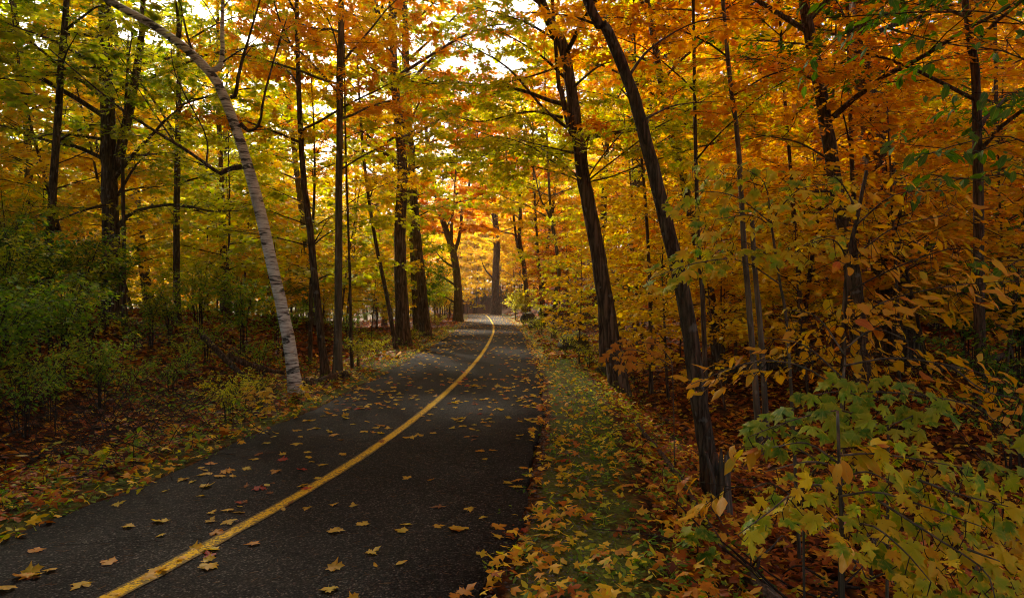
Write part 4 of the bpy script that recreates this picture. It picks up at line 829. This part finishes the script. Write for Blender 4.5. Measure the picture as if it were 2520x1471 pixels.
# shrubs on the left bank
LBANK = ['rounded leafy green shrub at the near end of the left bank', 'tall open green shrub on the left bank', 'green shrub leaning towards the two-stemmed maple', 'broad green shrub running out past the end of the left bank', '', 'small green shrub at the foot of the two-stemmed maple',
         'green shrub in the second row on the left bank', 'low shrub spilling over the dead twigs of the left bank', 'small shrub among the dead twigs', 'little shrub below the two-stemmed maple', 'little shrub between the maples on the bank', 'knee-high shrub in front of the two-stemmed maple',
         'green shrub under the slim maple on the bank', 'small green shrub beside the slim maple trunk', 'green shrub behind the birch', '', 'green shrub on the open ground behind the birch', 'small shrub just left of the birch trunk', 'shrub among the thin trunks beyond the birch', 'shrub at the back of the open ground beyond the birch']
LBANKS = [q for q in LBANK if q]
for k, (px, Y, s, pal, i) in enumerate([(40, 8.2, .75, 'herb', 0), (150, 8.8, .7, 'herb', 2), (215, 9.8, .7, 'herb', 1), (-30, 7.0, .7, 'herb', 2), (90, 10.5, .9, 'green', 2), (330, 11.5, .6, 'herb', 1), (10, 10.8, .9, 'herb', 0), (60, 6.4, .55, 'herb', 1), (130, 7.2, .55, 'herb', 0), (320, 8.8, .45, 'herb', 1), (420, 9.4, .4, 'herb', 0), (250, 8.2, .45, 'herb', 2), (5, 9.4, .8, 'olive', 2), (110, 9.6, .75, 'olive', 0), (190, 11.2, .9, 'olive', 2), (70, 7.6, .6, 'olive', 1), (20, 12.5, 1.1, 'olive', 2), (370, 12.6, .7, 'olive', 0), (490, 14.5, .8, 'olive', 2), (460, 10.8, .5, 'olive', 1), (420, 12.8, .75, 'herb', 0), (510, 12, .7, 'herb', 1), (600, 14, .9, 'herb', 2), (255, 12.5, .8, 'green', 2), (690, 15.5, .9, 'herb', 0), (640, 12.2, .6, 'herb', 1), (860, 19, .8, 'herb', 1), (760, 21, 1.0, 'herb', 2)]):
    place(shrub[i], gpt(px, Y), k * 1.1, s, (LBANKS.pop(0) if pal == 'herb' else 'yellowing olive shrub among the green ones on the left bank' if pal == 'olive' else 'dense dark green shrub at the back of the left bank'), {'herb': 'shrubs on the left bank', 'olive': 'yellowing shrubs on the left bank'}.get(pal, 'dark shrubs on the left bank'), pal)
for k, (px, Y, s, i) in enumerate([(2440, 8.5, .8, 0), (2500, 7.2, .9, 1), (2380, 12, .9, 2), (2519, 10.5, 1.0, 2), (2300, 16, 1.0, 1)]):
    place(shrub[i], gpt(px, Y), k * 1.7, s, 'dark green shrub in the shade beyond the beech trunks', 'shrubs in the right-hand shade', 'green')
for k, (px, Y, s, i) in enumerate([(1390, 16.5, .55, 1), (1330, 24, .7, 1), (1290, 34, .9, 2), (1450, 13, .5, 1), (1270, 41, 1.1, 0), (1010, 21, .45, 1), (1075, 30, .5, 0), (930, 15.8, .4, 1), (880, 13.2, .4, 0), (640, 8.6, .35, 1), (560, 7.4, .35, 0)]):
    place(shrub[i], gpt(px, Y), k * 2.3, s, 'low yellowing shrub at the edge of the path verge', 'low shrubs along the verge', 'lime')
#@@DETAIL
# ------------------------------------------------------------------ rocks, logs, stump, sticks
def rock(seed, loc, s, label, group=None):
    g_ = np.random.default_rng(seed); import bmesh
    bm = bmesh.new(); bmesh.ops.create_icosphere(bm, subdivisions=4, radius=1.0)
    V = np.array([v.co[:] for v in bm.verts])
    for _ in range(9):                                     # chop flat faces
        d = norm(g_.standard_normal(3)); lim = g_.uniform(0.62, 0.9); k = np.maximum(V @ d - lim, 0); V = V - k[:, None] * d[None] * 0.85
    V = V * (1 + 0.04 * np.sin(V[:, [1, 2, 0]] * 5 + g_.uniform(0, 6, 3))) + g_.standard_normal(V.shape) * 0.008
    for v, c in zip(bm.verts, V): v.co = c
    for f in bm.faces: f.smooth = True
    me = bpy.data.meshes.new('boulder'); bm.to_mesh(me); bm.free()
    o = link('boulder', me, None, M['rock'], loc); o.scale = s; o.rotation_euler = (0, 0, g_.uniform(0, 6)); tag(o, label, 'rock', group)
for k, (px, Y, s, lab) in enumerate([(1415, 17.5, (.62, .45, .36), 'mossy rounded boulder at the right edge of the verge'), (1300, 37, (.5, .45, .4), 'dark boulder under the two-stemmed maple on the bank'),
        (1345, 36, (.6, .5, .45), 'large dark boulder high on the leaf-covered bank'), (1368, 41, (.7, .6, .45), 'dark boulder at the top of the right-hand bank'), (1500, 13.2, (.4, .3, .25), 'mossy stone in the leaf litter near the leaning oak'), (1325, 30, (.5, .4, .3), 'broken stone at the foot of the right bank')]):
    p = gpt(px, Y); rock(300 + k, (p[0], p[1], p[2] + s[2] * 0.35), s, lab)
def log(seed, pts, r0, r1, label, mat='dead', sides=10, group=None, name='fallen_log', cat='log', rough=0.06, rise=None):
    g_ = np.random.default_rng(seed)
    w = [np.array([(p[0] - CX) / F * p[1], p[1], 0]) for p in pts]; 
    for i, (q, p) in enumerate(zip(w, pts)): q[2] = ground_z(q[0], q[1]) + (p[2] if len(p) > 2 else r0 * 0.6)
    q = spline(w, max(10, len(w) * 4)); d = np.column_stack([np.zeros(len(q)), np.zeros(len(q)), g_.standard_normal(len(q))]) * r0 * 0.15
    b = q[0].copy(); V, T = tube(q + d, np.linspace(r0, r1, len(q)), sides, rough, g_)
    m = len(V); V = np.vstack([V, q[:1]]); T = np.vstack([T, [((k + 1) % sides, k, m) for k in range(sides)]])
    o = link(name, tri_mesh(name, V - b, T, smooth=True), None, M[mat], b); tag(o, label, cat, group); return o
log(401, [(1840, 3.9), (2050, 3.35), (2300, 3.0), (2540, 2.8)], .075, .06, 'weathered grey log lying under the low maple sapling', sides=14)
log(402, [(1560, 7.6, .05), (1640, 6.2, .06), (1720, 4.9, .06), (1800, 4.0, .05)], .035, .02, 'thin rotting log running along the lip of the right verge', 'bark_maple')
log(403, [(1700, 13.5), (1830, 13.0), (2010, 13.2)], .16, .12, 'dark mossy log on the forest floor behind the slender pair', 'bark_maple')
log(404, [(2240, 12.5), (2350, 12.0), (2480, 12.8)], .10, .07, 'dark fallen trunk on the slope beside the huge oak', 'bark_maple')
log(405, [(735, 10.3), (790, 10.9), (850, 11.6)], .09, .07, 'short brown log behind the foot of the birch', 'bark_maple')
log(406, [(560, 11.5, .3), (640, 11.8, .2), (700, 12.3, .1)], .06, .03, 'fallen limb resting on the bank left of the birch', 'bark_maple')
log(407, [(500, 11, .6), (600, 10.6, .25), (680, 10.3, .05)], .05, .03, 'dark branch sloping down the bank towards the birch', 'bark_maple')
log(408, [(1440, 15, .06), (1500, 14.6, .08), (1580, 14.8, .06)], .07, .05, 'dark rotten log beside the mossy stone', 'bark_maple')
log(409, [(2060, 3.9, .1), (2180, 3.75, .3), (2280, 3.9, .42)], .02, .012, 'crooked bare branch propped in the leaf litter under the narrow-leaved sapling', sides=7)
log(410, [(950, 4.0 + 1.9, .03), (880, 6.0, .03), (805, 6.3, .04)], .03, .02, 'short rotten stick at the grassy left edge of the path', sides=7, name='fallen_branch', cat='branch')
# broken stump: splintered shell of upright staves
b = gpt(1778, 5.9); root = link('stump', None, loc=b); tag(root, 'broken weathered stump with splintered top beside the dark leaning maple', 'stump')
g_ = np.random.default_rng(9); n = 9
for k in range(n):
    a0 = k * 2 * math.pi / n; hgt = g_.uniform(0.30, 0.60); r = 0.075; th = np.array([a0 - .33, a0, a0 + .33]); zs = np.linspace(-0.08, hgt, 6); VV = []
    for i, z in enumerate(zs):
        sh = 1.25 - 0.35 * min(1, (z + .08) / .35); taper = 1.0 if i < 5 else 0.35
        for t_ in th: VV.append(((r * sh) * math.cos(a0 + (t_ - a0) * taper), (r * sh) * math.sin(a0 + (t_ - a0) * taper), z + g_.normal(0, .006)))
        for t_ in th[::-1]: VV.append(((r * sh * .55) * math.cos(a0 + (t_ - a0) * taper), (r * sh * .55) * math.sin(a0 + (t_ - a0) * taper), z - .01 * (i == 5)))
    TT = []
    for i in range(5):
        for j in range(6): p_, q_ = i * 6 + j, i * 6 + (j + 1) % 6; TT += [(p_, q_, q_ + 6), (p_, q_ + 6, p_ + 6)]
    e = 30; TT += [(e, e + 1, e + 4), (e, e + 4, e + 5), (e + 1, e + 2, e + 3), (e + 1, e + 3, e + 4)]
    link('stave', tri_mesh('stave', np.array(VV), np.array(TT)), root, M['dead'] if k % 3 else M['bark_smooth'])
lean = spline([(-0.12, -0.06, 0), (-0.10, -0.05, .3), (-0.16, -0.04, .56)], 8); V, T = tube(lean, np.linspace(.03, .012, 8), 6, .1, g_)
link('splinter', tri_mesh('splinter', V, T), root, M['dead'])
# loose sticks at the right foreground, each one its own
rng = np.random.default_rng(31)
for k in range(34):
    px, Y = rng.uniform(1700, 2480), rng.uniform(2.9, 5.2); p = gpt(px, Y); a = rng.uniform(0.3, 2.8); l = rng.uniform(0.35, 1.1)
    if p[0] - rcx(Y) < HW + 1.2: continue
    d = np.array([math.cos(a), math.sin(a) * 0.6, 0]) * l; ends = []
    for s in (0, .35, .7, 1): x, y = p[0] + d[0] * s, p[1] + d[1] * s; ends.append(np.array([x + rng.normal(0, .025), y, float(ground_z(x, y)) + 0.015 + rng.uniform(0, .16) * (s > 0.3)]))
    q = spline(ends, 9); V, T = tube(q, np.linspace(rng.uniform(.007, .014), .004, 9), 5, .08, rng)
    o = link('fallen_stick', tri_mesh('fallen_stick', V - q[0], T, smooth=True), None, M['dead' if k % 2 else 'twig'], q[0]); tag(o, 'bare stick lying in the leaf litter under the saplings on the right', 'stick', 'sticks under the right-hand saplings')
# tangle of dead twigs on the left bank
N = 620; A = []; B = []; rr = []
cent = [gpt(px, Y) for px, Y in [(60, 6.4), (180, 6.8), (320, 7.6), (430, 7.4), (260, 6.0), (120, 5.6), (520, 8.6), (640, 9.8), (360, 9.0)]]
for k in range(N):
    c = cent[int(rng.integers(0, len(cent)))]; x, y = c[0] + rng.normal(0, .55), c[1] + rng.normal(0, .5); z = float(ground_z(x, y)) + abs(rng.normal(0, .10)); a = rng.uniform(0, 6.28); el = rng.normal(0.25, .4); l = rng.uniform(.25, .6)
    p0 = np.array([x, y, z]); d = np.array([math.cos(a) * math.cos(el), math.sin(a) * math.cos(el), math.sin(el)]); r0 = rng.uniform(.002, .006)
    for j in range(4):
        p1 = p0 + d * l / 2; A.append(p0); B.append(p1); rr.append(r0 * (1 - .2 * j)); p0 = p1; d = norm(d + rng.normal(0, .25, 3) + np.array([0, 0, -.12]))
        if p0[2] < ground_z(p0[0], p0[1]) + .01: d[2] = abs(d[2])
rr = np.array(rr); o = link('brush_tangle', tri_mesh('brush_tangle', *prisms(np.array(A), np.array(B), rr, rr * .8)), None, M['twig']); tag(o, 'tangle of dead brown twigs covering the left bank', 'brush', kind='stuff')

# ------------------------------------------------------------------ fallen leaves
from mathutils import Matrix
def lay(x, y, size, shape, mat, label, group, k, lift=0.003):
    z = float(surf_z(x, y)); me = leaf_proto(shape, mat, k, True); o = bpy.data.objects.new('fallen_leaf', me); col.objects.link(o)
    a = rng.uniform(0, 6.28); tip = np.array([[math.cos(a), math.sin(a), rng.normal(0, .04)]]); nr = np.array([[rng.normal(0, .07), rng.normal(0, .07), 1.0]])
    Rm = frames(tip, nr)[0] * size; zmin = (np.array([v.co[:] for v in me.vertices]) @ Rm.T)[:, 2].min()
    m4 = np.eye(4); m4[:3, :3] = Rm; m4[:3, 3] = (x, y, z + lift - zmin * 0.55); o.matrix_world = Matrix(m4.tolist()); tag(o, label, 'leaf', group)
KINDS = [('maple', 'L_yellow', .50, 'yellow maple leaf'), ('maple', 'L_orange', .19, 'orange maple leaf'), ('maple', 'L_red', .06, 'red maple leaf'), ('oak', 'L_brown', .10, 'brown oak leaf'), ('ovate', 'L_yellow', .15, 'yellow oval leaf')]
pr = np.array([k[2] for k in KINDS]); cnt = 0
# on the asphalt, ones large enough to pick out
spots = []
while len(spots) < 330:
    y = 2.6 + 9.5 * rng.random() ** 1.5; d = rng.uniform(-HW + .05, HW - .05)
    if spots and rng.random() < .3: q_ = spots[int(rng.integers(0, len(spots)))]; y = q_[1] + rng.normal(0, .12); d = np.clip(q_[0] - rcx(y) + rng.normal(0, .12), -HW + .05, HW - .05)
    if rng.random() < 0.35 * (1 - abs(d) / HW): continue
    x = rcx(y) + d
    if abs(x / y) > 0.8: continue
    spots.append((x, y))
for x, y in spots:
    sh, mt, _, lb = KINDS[int(rng.choice(5, p=pr))]
    lay(x, y, rng.uniform(.05, .10) * (0.85 if sh == 'ovate' else 1), sh, mt, lb + ' lying on the dark asphalt of the path', lb + 's on the asphalt', int(rng.integers(0, 6)))
for k in range(70):
    y = 2.5 + 4.0 * rng.random() ** 1.2; x = rcx(y) + HW + .06 + 1.1 * rng.random() ** 1.4
    sh, mt, _, lb = KINDS[int(rng.choice(5, p=pr))]
    lay(x, y, rng.uniform(.055, .105), sh, mt, lb + ' lying on the mossy right verge', lb + 's on the right verge', int(rng.integers(0, 6)), 0.012)
def litter(name, n, sampler, shape, size, label, mat='litter', lift=(0.0, 0.05), flat=0.3, mean=0.45, sd=0.25):
    xy = sampler(n); x, y = xy[:, 0], xy[:, 1]; n = len(x); z = surf_z(x, y) + rng.uniform(*lift, n)
    a = rng.uniform(0, 6.28, n); tip = np.column_stack([np.cos(a), np.sin(a), rng.normal(0, flat, n)]); nr = np.column_stack([rng.normal(0, flat, n), rng.normal(0, flat, n), np.ones(n)])
    me = leaves_mesh(name, np.column_stack([x, y, z]), tip, nr, rng.uniform(*size, n), np.clip(rng.normal(mean, sd, n), 0, 1), shape)
    o = link(name, me, None, M[mat]); tag(o, label, 'leaves', kind='stuff'); return o
def inview(x, y, m=0.84): return np.abs(x) < m * y + 0.6
def s_path(n):
    y = 8 + 56 * rng.random(n * 2) ** 1.3; d = rng.uniform(-HW, HW, n * 2); d = np.sign(d) * np.abs(d / HW) ** 0.7 * HW; return np.column_stack([rcx(y) + d, y])[:n]
def s_verge(n):
    y = 2.3 + 45 * rng.random(n) ** 2.0; s = np.where(rng.random(n) < .62, 1, -1); e = np.where(s > 0, rng.beta(0.9, 1.9, n) * 1.5 - .06 * (y > 6), rng.beta(1.0, 2.2, n) * 1.3 - .05); x = rcx(y) + s * (HW + e); k = inview(x, y); return np.column_stack([x, y])[k]
def s_near(n):
    y = 2.4 + 14 * rng.random(n) ** 1.25; x = (rng.random(n) * 2 - 1) * (0.8 * y + .5); d = np.abs(x - rcx(y)) - HW; k = (d > 0.9) | ((d > 0.25) & (rng.random(n) < .3) & (x < rcx(y))); return np.column_stack([x, y])[k]
def s_far(n):
    y = 15 + 45 * rng.random(n) ** 1.3; x = (rng.random(n) * 2 - 1) * .8 * y; d = np.abs(x - rcx(y)) - HW; k = d > .3; return np.column_stack([x, y])[k]
litter('path_leaves', 1400, s_path, 'maple_m', (.05, .10), 'small scattered fallen leaves along the far stretch of the path', flat=.12, lift=(.008, .02), mean=.86)
litter('verge_leaves', 3300, s_verge, 'maple_m', (.038, .085), 'drifts of yellow and orange fallen leaves on the verges', flat=.4, mean=.82, sd=.2)
litter('forest_litter', 42000, s_near, 'maple_m', (.045, .12), 'brown and russet leaf litter on the forest floor', mean=.44, flat=.4, lift=(0, .05))
litter('far_forest_litter', 60000, s_far, 'kite', (.09, .2), 'russet leaf litter on the far slopes', mean=.42, flat=.35)
# verge weeds and moss blades
def s_weed(n):
    y = 2.4 + 30 * rng.random(n) ** 1.7; s = np.where(rng.random(n) < .5, 1, -1); e = np.where(s > 0, rng.normal(1.0, .55, n), rng.normal(.75, .5, n)); k = e > -.05; x = rcx(y) + s * (HW + e); k &= inview(x, y); return np.column_stack([x, y])[k]
def weeds(name, n, per, hgt, size, label, mat, sampler=s_weed, shape='ovate_lo'):
    c = sampler(n); m = len(c); ix = np.repeat(np.arange(m), per); hh = rng.uniform(*hgt, m)[ix]; x = c[ix, 0] + rng.normal(0, .5, m * per) * hh; y = c[ix, 1] + rng.normal(0, .5, m * per) * hh
    z = surf_z(x, y) + hh * rng.uniform(.15, 1, m * per); a = rng.uniform(0, 6.28, m * per)
    tip = np.column_stack([np.cos(a), np.sin(a), rng.normal(-.1, .35, m * per)]); nr = np.column_stack([rng.normal(0, .4, m * per), rng.normal(0, .4, m * per), np.ones(m * per)])
    me = leaves_mesh(name, np.column_stack([x, y, z]), tip, nr, rng.uniform(*size, m * per), np.clip(rng.normal(.45, .22, m)[ix] + rng.normal(0, .12, m * per), 0, 1), shape)
    tag(link(name, me, None, M[mat]), label, 'plants', kind='stuff')
weeds('verge_weeds', 2600, 7, (.03, .13), (.02, .055), 'low green weeds along both verges of the path', 'herb')
weeds('yellowing_weeds', 800, 7, (.04, .2), (.025, .065), 'yellowing low weeds mixed into both verges', 'lime')
def s_bank(n):
    y = 4.5 + 22 * rng.random(n); x = rcx(y) - HW - rng.uniform(.8, 9, n); k = inview(x, y) & (np.sin(x * 1.1 + y * .6) + np.sin(y * 1.3 - x * .5) > -.2); return np.column_stack([x, y])[k]
weeds('bank_herbs', 2200, 9, (.06, .36), (.04, .09), 'leafy green herbs growing over the left bank', 'herb', s_bank)
def s_rslope(n):
    y = 4.5 + 24 * rng.random(n); x = rcx(y) + HW + rng.uniform(.9, 9, n); k = inview(x, y) & (np.sin(x * 1.3 + y * .9) + np.sin(y * 1.1 - x * .7) > .6); return np.column_stack([x, y])[k]
weeds('slope_seedlings', 700, 6, (.08, .3), (.05, .11), 'small yellow and green maple seedlings on the right slope', 'lime', s_rslope, 'lobes')
# grass blades
c = s_weed(5200); n = len(c); a = rng.uniform(0, 6.28, n); h_ = rng.uniform(.025, .08, n); z = surf_z(c[:, 0], c[:, 1]); w_ = rng.uniform(.0015, .003, n)
bx = np.column_stack([np.cos(a), np.sin(a), np.zeros(n)]); tp = np.column_stack([c[:, 0] + rng.normal(0, .5, n) * h_, c[:, 1] + rng.normal(0, .5, n) * h_, z + h_]); b0 = np.column_stack([c, z])
V = np.stack([b0 - bx * w_[:, None], b0 + bx * w_[:, None], tp], 1).reshape(-1, 3); T = np.arange(n * 3).reshape(-1, 3)
tag(link('verge_grass', tri_mesh('verge_grass', V, T, [('rnd', np.clip(rng.normal(.4, .2, n), 0, 1), 'FACE')]), None, M['herb']), 'short grass blades on the mossy verges', 'grass', kind='stuff')
# pine needles on the asphalt, gravel in the verge
n = 1500; y = 2.4 + 7 * rng.random(n); x = rcx(y) + rng.uniform(-HW, HW + .2, n); a = rng.uniform(0, 6.28, n); l = rng.uniform(.02, .05, n); z = surf_z(x, y) + .004
d = np.column_stack([np.cos(a), np.sin(a), np.zeros(n)]) * l[:, None]; A = np.column_stack([x, y, z])
tag(link('pine_needles', tri_mesh('pine_needles', *prisms(A, A + d, np.full(n, .0009), np.full(n, .0006))), None, M['needle']), 'fine brown pine needles scattered over the asphalt', 'needles', kind='stuff')
n = 2600; y = 2.4 + 8 * rng.random(n) ** 1.4; x = rcx(y) + HW + np.abs(rng.normal(.25, .22, n)); z = surf_z(x, y)
oc = np.array([(1, 0, 0), (0, 1, 0), (-1, 0, 0), (0, -1, 0), (0, 0, .6), (0, 0, -.6)], float); ot = np.array([(0, 1, 4), (1, 2, 4), (2, 3, 4), (3, 0, 4), (1, 0, 5), (2, 1, 5), (3, 2, 5), (0, 3, 5)])
s = rng.uniform(.004, .012, n); V = oc[None] * s[:, None, None] * rng.uniform(.6, 1.4, (n, 6, 1)) + np.column_stack([x, y, z])[:, None]
tag(link('verge_gravel', tri_mesh('verge_gravel', V.reshape(-1, 3), (ot[None] + (np.arange(n) * 6)[:, None, None]).reshape(-1, 3)), None, M['pebble']), 'grey gravel showing through the moss at the path edge', 'gravel', kind='stuff')
# seedlings in the verge with leaves one can pick out
def seedling(seed, px, Y, hgt, nlv, size, shape, mat, label, group=None):
    g_ = np.random.default_rng(seed); b = gpt(px, Y); root = link('seedling', None, loc=b); tag(root, label, 'plant', group)
    q = spline([(0, 0, -.03), (g_.normal(0, .03), g_.normal(0, .03), hgt * .6), (g_.normal(0, .06), g_.normal(0, .06), hgt)], 7); V, T = tube(q, np.linspace(.004, .002, 7), 5)
    link('stem', tri_mesh('stem', V, T), root, M['twig'])
    for k in range(nlv):
        a = k * 2.4 + g_.normal(0, .3); f = .35 + .65 * k / max(1, nlv - 1); p = q[min(6, int(f * 6))]; out_ = np.array([math.cos(a), math.sin(a), 0]); o = bpy.data.objects.new('leaf', leaf_proto(shape, mat, k % 4)); col.objects.link(o); o.parent = root
        tip = (out_ + np.array([0, 0, g_.normal(-.3, .15)]))[None]; nr = np.array([[g_.normal(0, .2), g_.normal(-.15, .2), 1.0]]); m4 = np.eye(4); s_ = size * g_.uniform(.7, 1.1); m4[:3, :3] = frames(tip, nr)[0] * s_; m4[:3, 3] = p + out_ * size * (.25 + .5 * (1 - f)); o.matrix_local = Matrix(m4.tolist())
for k, (px, Y, hg, nl_, sz, sh, mt, lab) in enumerate([
    (1660, 4.6, .28, 14, .07, 'ovate', 'L_green', 'green heart-leaved plant on the right verge'), (1640, 5.0, .22, 12, .065, 'ovate', 'L_green', 'small green plant beside the heart-leaved plant'), (1715, 3.6, .24, 11, .10, 'maple', 'L_green', 'maple seedling with dark green mottled leaves on the lip of the verge'),
    (1730, 3.0, .18, 7, .09, 'maple', 'L_orange', 'tiny orange maple seedling below the mottled green seedling'), (1690, 2.75, .12, 6, .08, 'ovate', 'L_dark', 'glossy dark green weed at the foot of the right verge'), (1600, 2.9, .10, 8, .05, 'ovate', 'L_dark', 'small dark clover-like weed among fallen leaves on the verge'),
    (1580, 3.4, .10, 8, .05, 'maple', 'L_green', 'small lobed green weed in the right verge moss'), (2000, 2.75, .2, 8, .10, 'maple', 'L_lime', 'yellow maple seedling in front of the weathered log'), (600, 7.9, .38, 16, .10, 'maple', 'L_yellow', 'bright yellow maple seedling on the left verge'), (650, 7.6, .35, 14, .10, 'maple', 'L_yellow', 'yellow maple seedling nearer the birch on the left verge'),
    (570, 7.6, .4, 14, .11, 'ovate', 'L_green', 'pale green broad-leaved plant left of the yellow seedlings'), (480, 5.9, .25, 10, .09, 'ovate', 'L_green', 'green broad-leaved weed on the left verge'), (330, 5.4, .3, 10, .09, 'ovate', 'L_green', 'green leafy weed at the foot of the left bank'), (250, 5.2, .22, 9, .08, 'maple', 'L_lime', 'yellow-green seedling at the foot of the left bank'),
    (745, 9.0, .25, 10, .10, 'maple', 'L_yellow', 'yellow seedling at the foot of the birch'), (1420, 8.6, .22, 12, .06, 'ovate', 'L_lime', 'yellowing weed clump on the right verge'), (1460, 7.0, .25, 12, .07, 'ovate', 'L_lime', 'taller yellowing weed on the right verge'), (1500, 6.0, .2, 12, .07, 'maple', 'L_lime', 'lobed yellow-green weed on the right verge'), (1590, 5.6, .26, 12, .08, 'ovate', 'L_lime', 'yellow-green weed near the lip of the right verge')]):
    seedling(500 + k, px, Y, hg, nl_, sz, sh, mt, lab)

# ------------------------------------------------------------------ the thin sunlit haze under the trees
hx0, hx1, hy0, hy1, hz0, hz1 = -480, 480, -340, 480, -8, 46
V = np.array([(x, y, z) for z in (hz0, hz1) for y in (hy0, hy1) for x in (hx0, hx1)], float)
Q = np.array([(0, 2, 3, 1), (4, 5, 7, 6), (0, 1, 5, 4), (2, 6, 7, 3), (0, 4, 6, 2), (1, 3, 7, 5)])
hm = bpy.data.materials.new('haze_air'); hm.use_nodes = True; ht = hm.node_tree; ht.nodes.clear()
ho = ht.nodes.new('ShaderNodeOutputMaterial'); pv = ht.nodes.new('ShaderNodeVolumePrincipled')
pv.inputs['Color'].default_value = (1.0, 0.92, 0.76, 1); pv.inputs['Density'].default_value = 0.0004; pv.inputs['Anisotropy'].default_value = 0.5
ht.links.new(pv.outputs[0], ho.inputs['Volume'])
tag(link('haze', tri_mesh('haze', V, Q), None, hm), 'thin warm haze hanging under the trees', 'haze', kind='stuff')
